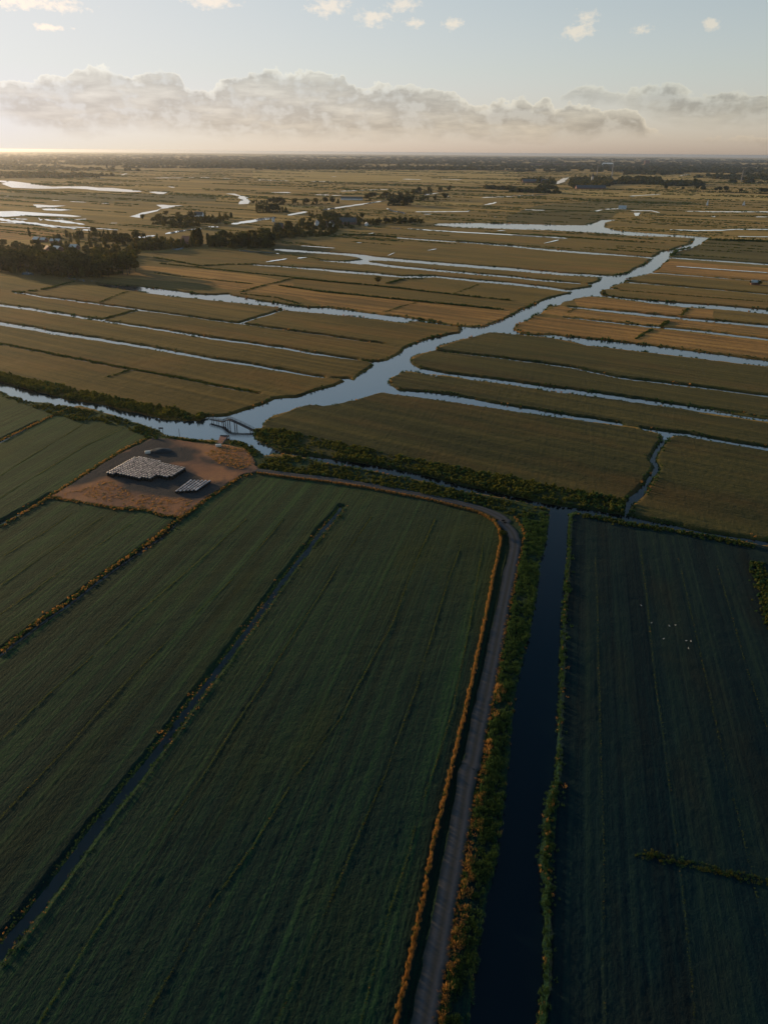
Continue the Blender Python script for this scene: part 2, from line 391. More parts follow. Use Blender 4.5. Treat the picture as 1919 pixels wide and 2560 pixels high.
# ditches of the western meadows
wr('c6', [(95, 133, 7), (112, 136, 10), (300, 165, 9), (600, 205, 10), (880, 243, 9), (905, 251, 12), (1000, 260, 9), (1250, 295, 8), (1540, 336, 10), (1640, 348, 8), (1858, 380, 8), (2110, 412, 8), (2258, 437, 9), (2488, 468, 6)])
wr('c6', [(-100, 203, 15), (0, 217, 16), (200, 243, 17), (400, 275, 16), (600, 308, 14), (660, 316, 13), (850, 348, 14), (1050, 378, 15), (1300, 420, 16), (1500, 450, 16), (1658, 471, 15), (1858, 500, 15), (2058, 535, 14), (2323, 572, 8)])
wr('c6', [(-100, 322, 24), (0, 337, 25), (200, 368, 24), (400, 405, 23), (620, 436, 22), (800, 465, 20), (1050, 508, 19), (1300, 555, 18), (1658, 611, 17), (1858, 648, 16), (2098, 686, 9)])
wr('c6', [(-100, 452, 5), (0, 470, 6), (350, 540, 6), (550, 580, 5), (840, 635, 5), (1090, 680, 6), (1400, 740, 7), (1600, 778, 7), (1680, 792, 5)])
wr('c6', [(890, 252, 8), (770, 285, 5), (650, 316, 6)])
wr('c7', [(176, 248, 8), (90, 275, 10), (0, 302, 10), (-110, 335, 10)])
# ditches of the middle meadows
wr('c4', [(108, 685, 8), (150, 686, 14), (300, 696, 15), (550, 713, 14), (650, 722, 20), (720, 738, 34), (800, 744, 24), (900, 752, 18), (1200, 777, 19), (1658, 814, 20), (1960, 842, 18), (2310, 862, 15)])
wr('c4', [(405, 756, 5), (580, 766, 11), (680, 766, 30), (720, 760, 40), (735, 773, 18), (900, 795, 16), (1200, 823, 14), (1658, 864, 13), (1858, 886, 12), (2098, 904, 9)])
wr('c4', [(-20, 783, 8), (190, 797, 8), (400, 813, 13), (560, 828, 16), (750, 842, 16), (950, 862, 12), (1050, 862, 15), (1160, 860, 12), (1350, 880, 15), (1658, 908, 18), (1858, 930, 18), (2000, 950, 16), (2060, 952, 10)])
wr('c4', [(910, 608, 6), (1100, 622, 7), (1400, 642, 8), (1658, 663, 10), (1858, 684, 12), (2108, 704, 13), (2258, 715, 12), (2458, 728, 8), (2570, 740, 8)])
# ditches of the eastern meadows
wr('c8', [(372, 229, 8), (560, 249, 17), (800, 273, 21), (1060, 299, 19), (1150, 309, 17), (1300, 323, 17), (1658, 355, 20), (1900, 378, 21)])
wr('c8', [(345, 297, 8), (600, 325, 13), (800, 346, 13), (930, 360, 16), (1150, 380, 18), (1400, 410, 19), (1658, 439, 18), (1900, 466, 18)])
wr('c5', [(1015, 738, 8), (1200, 751, 10), (1500, 772, 11), (1658, 783, 10), (1900, 800, 10)])
wr('c5', [(895, 836, 8), (1200, 858, 7), (1450, 880, 6), (1658, 894, 5), (1900, 912, 5)])
wr('c8', [(735, 67, 9), (900, 80, 7), (1200, 106, 6), (1658, 146, 6), (1900, 168, 6)])
wr('c7', [(1180, 514, 5), (1350, 533, 7), (1500, 550, 8), (1658, 572, 9), (1800, 588, 10), (2000, 615, 12), (2360, 690, 13), (2700, 730, 13), (3310, 806, 14), (3550, 836, 14)])
# ditches of the southern pasture
wr('d4', [(1475, -20, 18), (1455, 10, 24), (1390, 85, 27), (1310, 190, 27), (1230, 290, 29), (1130, 430, 32), (1050, 540, 33), (965, 655, 40), (880, 765, 36), (800, 870, 46), (730, 970, 50), (640, 1095, 62)] , 'x')
W[-1] = ribbon('d4', [(1475, -20, 16), (1455, 10, 20), (1390, 85, 23), (1310, 190, 23), (1230, 290, 24), (1130, 430, 27), (1050, 540, 27), (965, 655, 32), (880, 765, 30), (800, 870, 34), (730, 970, 38), (615, 1120, 44), (520, 1240, 45), (425, 1355, 50), (335, 1480, 54), (255, 1590, 55), (170, 1700, 58), (60, 1835, 62), (-40, 1960, 66)], 'x')
wr('d4', [(770, 45, 8), (700, 112, 11), (600, 180, 11), (500, 250, 11), (400, 325, 12), (320, 390, 12), (200, 470, 12), (100, 545, 12), (0, 622, 14), (-100, 700, 14)], 'y')
wr('d1', [(-60, 950, 16), (0, 915, 16), (60, 882, 14), (150, 832, 12), (240, 782, 11), (330, 727, 8)], 'y')
wr('d1', [(-60, 412, 12), (0, 380, 13), (60, 350, 10), (110, 325, 9), (180, 292, 7), (250, 260, 6)], 'y')
NEARW = len(W)

# far waters: too far away to show their banks, laid as thin sheets on the plain
FW = []
def fp(c, pts): FW.append(np.array([G(p[0], p[1]) for p in T(c, pts)]))
def fr(c, pts, rag=1.0):
    P0 = T(c, pts); P = []
    for (x0, y0, t0), (x1, y1, t1) in zip(P0[:-1], P0[1:]):
        n = max(2, int(abs(x1 - x0) / 7))
        for k in range(n):
            u = k / n; t = (t0 + (t1 - t0) * u)
            P.append((x0 + (x1 - x0) * u, y0 + (y1 - y0) * u + random.uniform(-.12, .12) * t, t * (1 - rag * random.uniform(-.1, .65))))
    P.append(P0[-1][:2] + (P0[-1][2] * .3,)); P[0] = P[0][:2] + (P[0][2] * .4,)
    FW.append(np.array([G(x, y - t / 2) for x, y, t in P] + [G(x, y + t / 2) for x, y, t in P][::-1]))
fp('c3', [(-80, 236), (0, 237), (70, 240), (140, 248), (210, 258), (280, 270), (340, 277), (450, 275), (560, 275), (630, 283), (730, 285), (800, 293), (900, 302), (920, 309), (850, 312), (740, 307), (650, 303), (560, 293), (450, 287), (330, 290), (240, 290), (80, 283), (10, 258), (40, 250), (-80, 243)])
fp('c3', [(960, 312), (1000, 309), (1095, 312), (1060, 325), (1030, 325)])
fp('c3', [(-80, 438), (0, 437), (100, 435), (300, 450), (450, 460), (530, 470), (480, 473), (300, 465), (150, 465), (50, 472), (-80, 476)])
fp('c3', [(215, 393), (250, 393), (330, 399), (430, 400), (350, 410), (240, 413)])
fp('c3', [(270, 421), (350, 418), (470, 427), (400, 433), (290, 430)])
fr('c3', [(-80, 483, 14), (0, 490, 16), (150, 511, 22), (300, 526, 12), (500, 550, 12)])
fr('c3', [(0, 508, 6), (150, 517, 8), (340, 537, 8), (480, 549, 6)])
fr('c3', [(290, 490, 8), (400, 503, 16), (550, 522, 8)])
fr('c3', [(440, 537, 5), (600, 546, 5), (765, 558, 5)])
fr('c3', [(525, 557, 10), (595, 560, 8)])
fr('c3', [(75, 484, 7), (180, 488, 6)])
fr('c3', [(250, 478, 6), (262, 492, 14), (278, 490, 4)])
fr('c3', [(365, 484, 8), (430, 487, 6)]); fr('c3', [(460, 493, 5), (560, 487, 8)])
fp('c3', [(840, 470), (880, 460), (920, 445), (1020, 428), (1050, 415), (1012, 395), (1060, 394), (1100, 398), (1185, 399), (1130, 406), (1090, 416), (1040, 421), (1020, 436), (940, 455), (922, 462), (932, 480), (880, 476)])
fp('c3', [(1460, 322), (1520, 322), (1560, 335), (1610, 345), (1600, 355), (1620, 368), (1610, 388), (1545, 391), (1550, 375), (1570, 362), (1540, 350), (1550, 340), (1500, 328)])
for a in ([(780, 202, 5), (830, 191, 5)], [(1000, 220, 3), (1360, 218, 3)], [(1440, 223, 4), (1490, 226, 4)], [(580, 226, 4), (680, 224, 3)], [(340, 366, 6), (385, 368, 4)], [(455, 373, 4), (560, 378, 4)], [(660, 384, 6), (705, 385, 5)], [(1090, 276, 8), (1135, 282, 5)], [(255, 317, 5), (275, 318, 5)], [(0, 345, 4), (70, 338, 3)], [(720, 513, 5), (760, 513, 5)],
          [(1500, 519, 13), (1580, 508, 14), (1680, 494, 17)], [(1072, 582, 13), (1120, 575, 12), (1225, 556, 7), (1305, 548, 6)], [(872, 607, 8), (930, 604, 10), (1005, 594, 11)], [(1350, 537, 6), (1430, 539, 5)], [(1115, 682, 6), (1150, 684, 14), (1195, 672, 6)], [(1550, 691, 4), (1700, 702, 5), (1810, 713, 4)]):
    fr('c3', a, .25 if a[0][0] in (1500, 1072, 872) else 1.0)
fp('c3', [(150, 812), (200, 812), (205, 835), (225, 848), (140, 848), (150, 832)])
fr('c3', [(55, 838, 3), (75, 838, 3)])
for a in ([(0, 493, 17), (130, 477, 13)], [(205, 462, 11), (330, 441, 11)], [(430, 428, 9), (480, 420, 8), (620, 400, 9), (760, 380, 8), (850, 365, 3)], [(380, 329, 6), (475, 331, 5)], [(490, 334, 4), (555, 333, 4)], [(100, 314, 3), (225, 315, 7)], [(550, 306, 4), (870, 293, 3)], [(0, 233, 4), (210, 239, 3)], [(950, 228, 4), (1070, 231, 3)], [(1200, 229, 3), (1330, 232, 3)], [(1080, 330, 8), (1180, 318, 6)], [(935, 351, 7), (1000, 344, 9)], [(1475, 396, 5), (1530, 385, 10), (1556, 378, 8)], [(845, 418, 10), (875, 433, 9), (930, 442, 8), (965, 450, 14)], [(1030, 440, 4), (1370, 438, 5), (1382, 432, 10)], [(1460, 348, 4), (1658, 340, 5)], [(1085, 455, 3), (1140, 455, 3)], [(1535, 473, 5), (1560, 474, 5)], [(65, 765, 6), (200, 745, 7)], [(268, 740, 8), (330, 736, 4)], [(850, 725, 4), (897, 705, 5)], [(1112, 690, 4), (1168, 681, 5)], [(728, 583, 4), (768, 576, 5)], [(650, 640, 4), (685, 641, 4)], [(290, 660, 3), (510, 676, 3)], [(980, 550, 4), (1250, 568, 6), (1658, 590, 5), (2000, 610, 4)], [(870, 545, 4), (940, 548, 4)], [(860, 268, 3), (890, 267, 3)], [(1225, 340, 5), (1265, 343, 4)], [(490, 212, 3), (520, 212, 3)], [(1560, 562, 4), (1610, 562, 4)], [(345, 245, 3), (480, 242, 3)]):
    fr('c4', a, .2 if a[0][0] in (0, 205, 430, 935, 845, 980) else .7)
for a in ([(0, 337, 5), (110, 333, 5), (235, 326, 5)], [(760, 339, 6), (850, 333, 4), (960, 326, 4)], [(530, 437, 9), (582, 428, 7)], [(600, 424, 5), (730, 419, 4)], [(770, 433, 4), (900, 434, 6), (955, 446, 8)], [(1120, 437, 3), (1300, 440, 6), (1700, 441, 6), (1900, 442, 6)], [(1020, 557, 4), (1200, 563, 7), (1350, 561, 7), (1450, 555, 5), (1658, 555, 6), (1900, 556, 6)], [(1460, 600, 5), (1600, 603, 4), (1700, 603, 4)], [(1570, 474, 4), (1700, 474, 4)], [(205, 645, 4), (300, 624, 7)], [(0, 592, 5), (200, 604, 5), (355, 614, 4)], [(1060, 795, 4), (1300, 812, 4), (1500, 826, 4), (1658, 836, 3)], [(80, 428, 4), (210, 431, 4)], [(1290, 472, 5), (1320, 472, 5)], [(1070, 208, 5), (1160, 195, 4)], [(1480, 318, 4), (1370, 236, 4)][:1]):
    fr('c5', a, .6)
fp('c5', [(786, 448), (828, 447), (815, 467), (795, 467)])
fp('c5', [(268, 264), (300, 236), (330, 222), (375, 214), (350, 232), (340, 245), (300, 258)])
# water that glints between the trunks at the head of the long canal
for a in ([(442, 41, 6), (463, 42, 10)], [(478, 44, 6), (495, 48, 12)], [(512, 52, 8), (525, 56, 13)], [(534, 54, 10), (549, 60, 20)], [(588, 59, 6), (605, 62, 7)], [(618, 63, 4), (628, 65, 4)]):
    fr('c6', a)

# ------------------------------------------------------------------ TERRAIN
vpA = ray(-2200, 390); vpB = ray(1470, 390)
dA = vpA[:2] / np.linalg.norm(vpA[:2]); dB = vpB[:2] / np.linalg.norm(vpB[:2])

dep = np.concatenate([np.geomspace(.17, 1.2, 26)[:-1], np.arange(1.2, 4, .05), np.arange(4, 14, .03), np.arange(14, 24, .05), np.arange(24, 72, .085), np.array([72, 78, 84])])
azs = np.concatenate([np.arange(-58, -36, .22), np.arange(-36, 36, .085), np.arange(36, 58.1, .22)])
rad = H / np.tan(np.radians(dep))
cell = np.abs(np.gradient(rad))
nr, nc = len(rad), len(azs)
A_, R_ = np.meshgrid(np.radians(azs), rad)
X = (R_ * np.sin(A_)).ravel(); Y = (R_ * np.cos(A_)).ravel()
CELL = np.repeat(cell, nc)
RR = R_.ravel()
# seen from the ground, edges of the sward wander a little
wob = np.clip(RR / 300, .5, 3.0)
jx = X + wob * .9 * fbm(X / (3.5 * wob), Y / (3.5 * wob)); jy = Y + wob * .9 * fbm(X / (3.5 * wob) + 90, Y / (3.5 * wob) + 40)

def seg_sd(px, py, poly):
    """signed distance, positive outside"""
    n = len(poly); inside = np.zeros(len(px), bool); d2 = np.full(len(px), 1e18)
    for i in range(n):
        ax, ay = poly[i]; bx, by = poly[(i + 1) % n]
        ex, ey = bx - ax, by - ay
        L2 = ex * ex + ey * ey + 1e-9
        t = np.clip(((px - ax) * ex + (py - ay) * ey) / L2, 0, 1)
        q = (px - ax - t * ex) ** 2 + (py - ay - t * ey) ** 2
        np.minimum(d2, q, out=d2)
        c = ((ay > py) != (by > py)) & (px < ex * (py - ay) / (ey if abs(ey) > 1e-9 else 1e-9) + ax)
        inside ^= c
    d = np.sqrt(d2)
    return np.where(inside, -d, d)

SD = np.full(len(X), 60.0)
for w in W:
    lo = w.min(0) - 45; hi = w.max(0) + 45
    m = np.nonzero((jx > lo[0]) & (jx < hi[0]) & (jy > lo[1]) & (jy < hi[1]))[0]
    if not len(m): continue
    # split big outlines into chunks along the ring so that far vertices cost nothing
    sd = seg_sd(jx[m], jy[m], w)
    SD[m] = np.minimum(SD[m], sd)

def inside(px, py, poly):
    c = np.zeros(len(px), bool); n = len(poly)
    for i in range(n):
        ax, ay = poly[i]; bx, by = poly[(i + 1) % n]
        c ^= ((ay > py) != (by > py)) & (px < (bx - ax) * (py - ay) / ((by - ay) if abs(by - ay) > 1e-9 else 1e-9) + ax)
    return c

def line_d(px, py, pts):
    d2 = np.full(len(px), 1e18)
    for (ax, ay), (bx, by) in zip(pts[:-1], pts[1:]):
        ex, ey = bx - ax, by - ay
        t = np.clip(((px - ax) * ex + (py - ay) * ey) / (ex * ex + ey * ey + 1e-9), 0, 1)
        np.minimum(d2, (px - ax - t * ex) ** 2 + (py - ay - t * ey) ** 2, out=d2)
    return np.sqrt(d2)

bw = np.maximum(1.3, CELL * .9)
Z = LAND * np.clip(SD / bw, -1.6, 1)
landm = np.clip(SD / (bw * 2), 0, 1)
near = np.clip(1 - RR / 900, 0, 1)
Z += landm * near * (.28 * fbm(X / 14, Y / 14) + .12 * fbm(X / 2.2, Y / 2.2))

# shallow drains (the fine lines along the pastures) cut into the sward
DRAINS = [
    ('d4', [(1060, 30), (820, 240), (600, 430), (420, 600), (200, 790), (0, 980), (-80, 1060)]),
    ('d4', [(1220, 30), (1000, 290), (830, 450), (600, 670), (450, 830), (250, 1050), (60, 1250), (-60, 1380)]),
    ('d4', [(1600, 20), (1480, 190), (1370, 370), (1260, 530), (1150, 710), (1020, 900), (890, 1106), (740, 1320), (560, 1590), (380, 1840), (220, 2110), (60, 2370)]),
    ('d5', [(215, 30), (120, 240), (30, 480), (-60, 640), (-200, 900), (-380, 1130), (-560, 1420), (-760, 1700), (-1000, 2110), (-1180, 2400)]),
    ('d5', [(355, 70), (270, 300), (200, 530), (130, 770), (60, 960), (0, 1130), (-120, 1400), (-260, 1720), (-430, 2100), (-560, 2400)]),
    ('d5', [(430, 90), (390, 330), (350, 560), (290, 850), (215, 1090), (140, 1300), (90, 1500), (20, 1700), (-60, 2000), (-160, 2400)]),
    ('d5', [(905, 190), (915, 400), (918, 640), (925, 900), (930, 1120), (940, 1500), (935, 1900), (940, 2200)]),
    ('d5', [(1100, 150), (1125, 350), (1145, 550), (1165, 750), (1195, 950), (1215, 1106), (1240, 1330), (1280, 1650), (1310, 1950), (1330, 2200)]),
    ('d5', [(1265, 200), (1310, 400), (1355, 600), (1400, 800), (1440, 980), (1470, 1120), (1540, 1400), (1640, 1850)]),
    ('d5', [(1430, 230), (1500, 470), (1560, 680), (1620, 860), (1680, 1040), (1780, 1350)]),
    ('d1', [(0, 600), (250, 440), (420, 340), (560, 250)]),
    ('d1', [(0, 745), (300, 560), (560, 400), (800, 290)]),
    ('d4', [(310, 5), (200, 80), (0, 195)]), ('d4', [(440, 20), (200, 180), (0, 315)]), ('d4', [(560, 50), (250, 260), (0, 440)]),
]
DRAIN_G = [TG(c, p) for c, p in DRAINS]
for dl in DRAIN_G:
    lo = dl.min(0) - 6; hi = dl.max(0) + 6
    m = np.nonzero((X > lo[0]) & (X < hi[0]) & (Y > lo[1]) & (Y < hi[1]) & (SD > 2))[0]
    if not len(m): continue
    d = line_d(X[m], Y[m], dl)
    ww = np.maximum(.3, CELL[m] * .8)
    am = np.clip(.7 + .8 * fbm(X[m] / 25, Y[m] / 25), .35, 1.2)
    Z[m] += am * (-.03 * np.exp(-(d / ww) ** 2) + .03 * np.exp(-((d - 2 * ww) / (ww)) ** 2))

# tussocks of the pasture
def tus(wx, wy, amp):
    k = np.clip(1.6 - 3.2 * CELL / max(wx, wy), 0, 1) * landm
    return amp * k * (vnoise(_ac / wx, _al / wy) + .6 * vnoise(_ac / wx * 2.1 + 9, _al / wy * 2.1))
_ac = X * dB[1] - Y * dB[0]; _al = X * dB[0] + Y * dB[1]
Z += np.where(SD > 1.5, tus(.6, .9, .10) + tus(1.0, 30., .05), 0)
# the dry ditch between the track and the pasture
DITCH = np.concatenate([TG('d5', [(500, 40), (522, 85), (525, 130), (512, 190), (488, 300), (465, 440), (437, 580), (408, 720), (375, 860), (348, 980), (322, 1106)]), TG('d7', [(280, 180), (238, 380), (195, 600), (155, 790), (95, 1106), (60, 1300)])])
d = line_d(X, Y, DITCH)
Z += np.where(SD > 0.5, -.62 * np.exp(-(d / 1.2) ** 2), 0)

# rows run towards one of two directions
SOUTH = np.concatenate([TG('s', [(-900, 1120)]), TG('d1', [(0, 55), (330, 127), (470, 152), (640, 178), (960, 276), (1090, 345), (1500, 390), (1658, 470)]), TG('d2', [(0, 430), (60, 470), (330, 481), (680, 552), (1000, 615), (1300, 689)]), TG('d3', [(0, 752), (245, 812), (420, 830), (700, 860)]), TG('d5', [(1050, 47), (1300, 84), (1658, 150), (2400, 260)]), np.array([[400, -5], [-400, -5]])])
south = inside(X, Y, SOUTH)
ac = np.where(south, X * dB[1] - Y * dB[0], X * dA[1] - Y * dA[0])
al = np.where(south, X * dB[0] + Y * dB[1], X * dA[0] + Y * dA[1])
# rows of the south pasture fan out slightly, as the drains do
ROW = np.stack([ac + 500, al + 3000, np.zeros_like(ac)], 1).astype(np.float32)

# parcels with a colour of their own
PARC = []   # (material, label, outline)
PARC.append(('pasture', None, SOUTH))
EAST = np.concatenate([TG('d3', [(340, 850), (700, 860)]), TG('d5', [(1050, 47), (1300, 84), (1658, 150), (2400, 260)]), TG('d7', [(2400, 1400), (700, 1400), (720, 500), (755, 60)]), TG('d5', [(760, 800), (775, 400), (795, 150)])])
PARC.append(('east_pasture', None, EAST))
PARC.append(('wet_meadow', None, np.concatenate([TG('d2', [(40, 255), (300, 140), (600, 105), (830, 52), (1200, 105), (1658, 168)]), TG('d3', [(300, 218), (700, 272), (830, 292), (960, 330), (975, 372), (905, 470), (925, 530), (850, 655), (735, 765), (720, 850), (300, 795), (0, 730)]), TG('d2', [(1300, 650), (900, 553), (500, 490), (160, 443), (0, 365), (-10, 290)])])))
PARC.append(('wet_meadow', None, TG('d3', [(975, 345), (1100, 335), (1450, 395), (1658, 435), (2300, 520), (2400, 1100), (1658, 1020), (1100, 930), (742, 855), (850, 720), (950, 560), (930, 490)])))
PARC.append(('wet_meadow', None, np.concatenate([TG('c7', [(850, 715), (930, 645), (1200, 672), (1658, 735)]), TG('c8', [(400, 790), (1000, 868), (1400, 925)]), TG('d3', [(1200, 187), (1658, 252), (2300, 340), (2300, 500), (1658, 412), (1000, 310), (720, 265), (200, 175)]), TG('c7', [(1400, 820), (1100, 778), (920, 765)])])))
PARC.append(('wet_meadow', None, np.concatenate([TG('c7', [(998, 570), (1160, 500), (1500, 390), (1658, 404)]), TG('c8', [(250, 430), (470, 480), (1080, 550), (1658, 618), (2300, 700), (2300, 1000), (1900, 965), (1500, 920), (900, 835), (200, 740)]), TG('c7', [(1400, 675), (1150, 640), (1010, 600)])])))
PARC.append(('dry_meadow', None, np.concatenate([TG('c7', [(-100, 120), (130, 90), (400, 125), (800, 165), (1200, 205), (1640, 250), (1640, 275), (1490, 350), (1300, 348), (940, 288), (460, 228), (280, 160), (0, 130)])])))
PARC.append(('dry_meadow', None, TG('c8', [(20, 340), (130, 290), (350, 302), (600, 332), (930, 370), (1400, 420), (1658, 448), (2200, 500), (2200, 640), (1658, 575), (1000, 490), (400, 425), (270, 405), (60, 395)])))
PARC.append(('dry_meadow', None, TG('c8', [(190, 265), (310, 215), (380, 238), (800, 285), (1060, 308), (1658, 365), (1658, 425), (1100, 362), (600, 316), (350, 290)])))
PARC.append(('dry_meadow', None, TG('c8', [(400, 180), (510, 162), (750, 187), (1100, 232), (1300, 245), (1300, 310), (1060, 288), (700, 250), (420, 222)])))
PARC.append(('dry_meadow', None, TG('c3', [(380, 840), (950, 790), (1300, 810), (1658, 850), (1900, 900), (1900, 930), (1480, 945), (1280, 900)])))
PARC.append(('dry_meadow', None, TG('c5', [(1000, 755), (1658, 805), (2000, 830), (2000, 900), (1658, 888), (1200, 850), (900, 830), (970, 785)])))
PARC.append(('dry_meadow', None, TG('c3', [(-100, 548), (0, 545), (200, 555), (400, 575), (450, 590), (300, 612), (50, 625), (-100, 650)])))
for c_, p_, k_, l_ in (('c4', [(1008, 375), (1250, 376), (1470, 378), (1460, 394), (1200, 397), (1004, 394)], 'tan', 'upper pale tan strip field right of the dark clump'),
        ('c4', [(900, 420), (1368, 422), (1360, 434), (1040, 436), (930, 434)], 'tan', 'lower pale tan strip field beside a thin ditch'),
        ('c4', [(-60, 398), (0, 396), (400, 402), (410, 415), (210, 418), (0, 412), (-60, 414)], 'tan', 'pale tan field between two rows of village trees'),
        ('c5', [(295, 302), (900, 308), (1300, 318), (1800, 335), (1800, 372), (1250, 360), (950, 345), (500, 340), (295, 325)], 'tan', 'broad tan field before the distant hedgerow at the right'),
        ('c4', [(-20, 172), (700, 166), (1300, 172), (1690, 180), (1690, 258), (1300, 258), (800, 240), (300, 250), (-20, 226)], 'tan', 'wide sunlit tan plain below the horizon woods'),
        ('c5', [(680, 204), (1100, 205), (1300, 225), (960, 232), (700, 222)], 'tan', 'distant tan field behind the far wood'),
        ('c5', [(-40, 470), (150, 400), (500, 372), (870, 355), (1150, 376), (1245, 392), (900, 408), (690, 440), (640, 480), (480, 520), (-40, 512)], 'marsh', 'dark green marsh behind the wide pond arm of the river'),
        ('c5', [(1290, 614), (1900, 640), (1900, 800), (1500, 770), (1030, 735), (1035, 718), (1165, 682)], 'marsh', 'dark meadow right of the last bend of the river'),
        ('c3', [(-60, 312), (400, 318), (900, 322), (1400, 338), (1400, 372), (700, 372), (-60, 352)], 'marsh', 'dark band of marsh below the bright mere')):
    PARC.append((k_, l_, TG(c_, p_)))
MEAD = np.concatenate([TG('s', [(-900, 640), (0, 690)]), TG('c6', [(480, 60), (800, 115), (1280, 175), (1658, 220)]), TG('c7', [(180, 250), (600, 290), (985, 330), (1330, 360), (1330, 395), (960, 500), (760, 600), (570, 710), (125, 830)]), TG('d1', [(1610, 165), (1290, 240), (760, 165), (300, 65), (0, -15)]), TG('s', [(-900, 930)])])
PARC.append(('meadow', None, MEAD))
MID = np.concatenate([TG('c3', [(900, 700), (1500, 680)]), TG('c4', [(500, 600), (1150, 528), (1658, 556)]), TG('c5', [(1185, 612), (2100, 640)]), TG('c8', [(2200, 300), (1658, 245), (570, 150)]), TG('c7', [(1658, 290), (1500, 355), (900, 288), (0, 185)]), TG('c6', [(1480, 143), (800, 90), (640, 75)])])
PARC.append(('meadow', None, MID))

r0 = np.arange(nr - 1)[:, None] * nc + np.arange(nc - 1)[None, :]
Fq = np.stack([r0, r0 + nc, r0 + nc + 1, r0 + 1], -1).reshape(-1, 4)
fx = X[Fq].mean(1); fy = Y[Fq].mean(1)
FL = np.full(len(Fq), -1)
NP = len(PARC); NX = NP - 15
for i in [NP - 2, NP - 1] + list(range(13, NP - 2)) + [0, 1, 2, 3, 4, 5, 6, 7, 8, 9, 10, 11, 12]:
    FL[inside(fx, fy, PARC[i][2])] = i
V3 = np.stack([X, Y, Z], 1)
KEEP = (Z[Fq].max(1) > -1.25)
LABELS = {
    -1: ('ground', 'wide flat plain of brown marsh meadow reaching the horizon'),
    0: ('pasture', 'dark green mown pasture filling the near left of the view'),
    1: ('pasture', 'dark pasture on the right of the broad dark canal'),
    2: ('meadow', 'olive striped meadow between the scrubby canal bank and the river'),
    3: ('meadow', 'rough dull meadow right of the crooked little ditch'),
    4: ('meadow', 'narrow strip meadow with a rounded tip, nearest one in the river fork'),
    5: ('meadow', 'strip meadows with a dark reedy line between them, beside the river'),
    6: ('meadow', 'russet dry meadow on the far bank of the long canal'),
    7: ('meadow', 'bright tan striped meadow right of the river, along its widest side canal'),
    8: ('meadow', 'thin tan strip between two straight ditches right of the river'),
    9: ('meadow', 'reddish brown strip behind the two straight ditches right of the river'),
    10: ('meadow', 'golden meadow beyond the long shadow of the wood'),
    11: ('meadow', 'brown meadow right of the river with a small shed on it'),
    12: ('meadow', 'ochre meadow behind the village wood at the left edge'),
    13: ('meadow', 'olive meadow cut by parallel bright ditches left of the river'),
    14: ('meadow', 'brown meadows between thin bright ditches in front of the village')}
LABELS[NP - 2], LABELS[NP - 1] = LABELS[13], LABELS[14]
for i in range(13, NP - 2): LABELS[i] = ('meadow', PARC[i][1])
for i in range(-1, len(PARC)):
    sel = Fq[(FL == i) & KEEP]
    if not len(sel): continue
    used, inv = np.unique(sel, return_inverse=True)
    nm, lb = LABELS[i]
    me = mesh_np(nm, V3[used], inv.reshape(-1, 4), M['plain'] if i < 0 else M[PARC[i][0]], smooth=True)
    a = me.attributes.new('row', 'FLOAT_VECTOR', 'POINT'); a.data.foreach_set('vector', ROW[used].ravel())
    tag(link(bpy.data.objects.new(nm, me)), lb, 'ground' if i < 0 else 'meadow', kind='structure')

# water: one sheet under the banks, and the far sheets
wm = MB(); wm.poly([(-1900, -60, 0), (1900, -60, 0), (1900, 2200, 0), (-1900, 2200, 0)])
tag(wm.build('water', M['water']), 'still water of the river, canals and ditches between the meadows', 'water', kind='structure')
CAN = np.concatenate([TG('d2', [(110, 404), (55, 490), (200, 520), (450, 545), (700, 600), (1000, 660), (1300, 725), (1600, 815)]), TG('d5', [(606, 80), (575, 260), (545, 440), (500, 690), (455, 950)]), TG('d7', [(420, 60), (362, 350), (305, 720), (232, 1106), (200, 1300)]), np.array([[60, 5], [700, 5], [900, 500]]), TG('d3', [(2600, 560), (1658, 480), (1100, 450), (1020, 420), (990, 350), (968, 345), (930, 390), (865, 500), (895, 535), (845, 610), (780, 690), (720, 770), (300, 780), (0, 700)]), TG('d2', [(1300, 600), (700, 450), (400, 400)])])
def tess(polys, z):
    V, F = [], []
    for p in polys:
        tri = tessellate_polygon([[Vector((q[0], q[1], 0)) for q in p]])
        b = len(V); V += [(q[0], q[1], z) for q in p]
        for t in tri:
            a = [b + k for k in t]
            p0, p1, p2 = (V[k] for k in a)
            if (p1[0] - p0[0]) * (p2[1] - p0[1]) - (p1[1] - p0[1]) * (p2[0] - p0[0]) < 0: a = a[::-1]
            F.append(a)
    return np.array(V), np.array(F)
cv, cf = tess([CAN], .02)
tag(link(bpy.data.objects.new('water', mesh_np('water', cv, cf, M['canal']))), 'still dark water of the broad canal beside the farm track', 'water', kind='structure')
PD = np.concatenate([TG('d1', [(-300, 100), (0, 75), (330, 160), (640, 215), (960, 345), (1040, 380), (1400, 420), (1600, 480)]), TG('d2', [(55, 500), (200, 525), (450, 550), (700, 605), (1000, 665), (1300, 730)]), TG('d5', [(560, 110), (545, 250), (500, 500)]), TG('d7', [(380, 40), (200, 1106), (150, 1300)]), np.array([[20, 5], [-600, 5]])])
pv_, pf_ = tess([PD], .012)
tag(link(bpy.data.objects.new('water', mesh_np('water', pv_, pf_, M['ditch_water']))), 'dull water of the straight ditches in the near pasture', 'water', kind='structure')
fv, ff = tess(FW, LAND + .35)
tag(link(bpy.data.objects.new('water', mesh_np('water', fv, ff, M['mere']))), 'bright pools and ditches scattered over the far marsh', 'water', kind='structure')

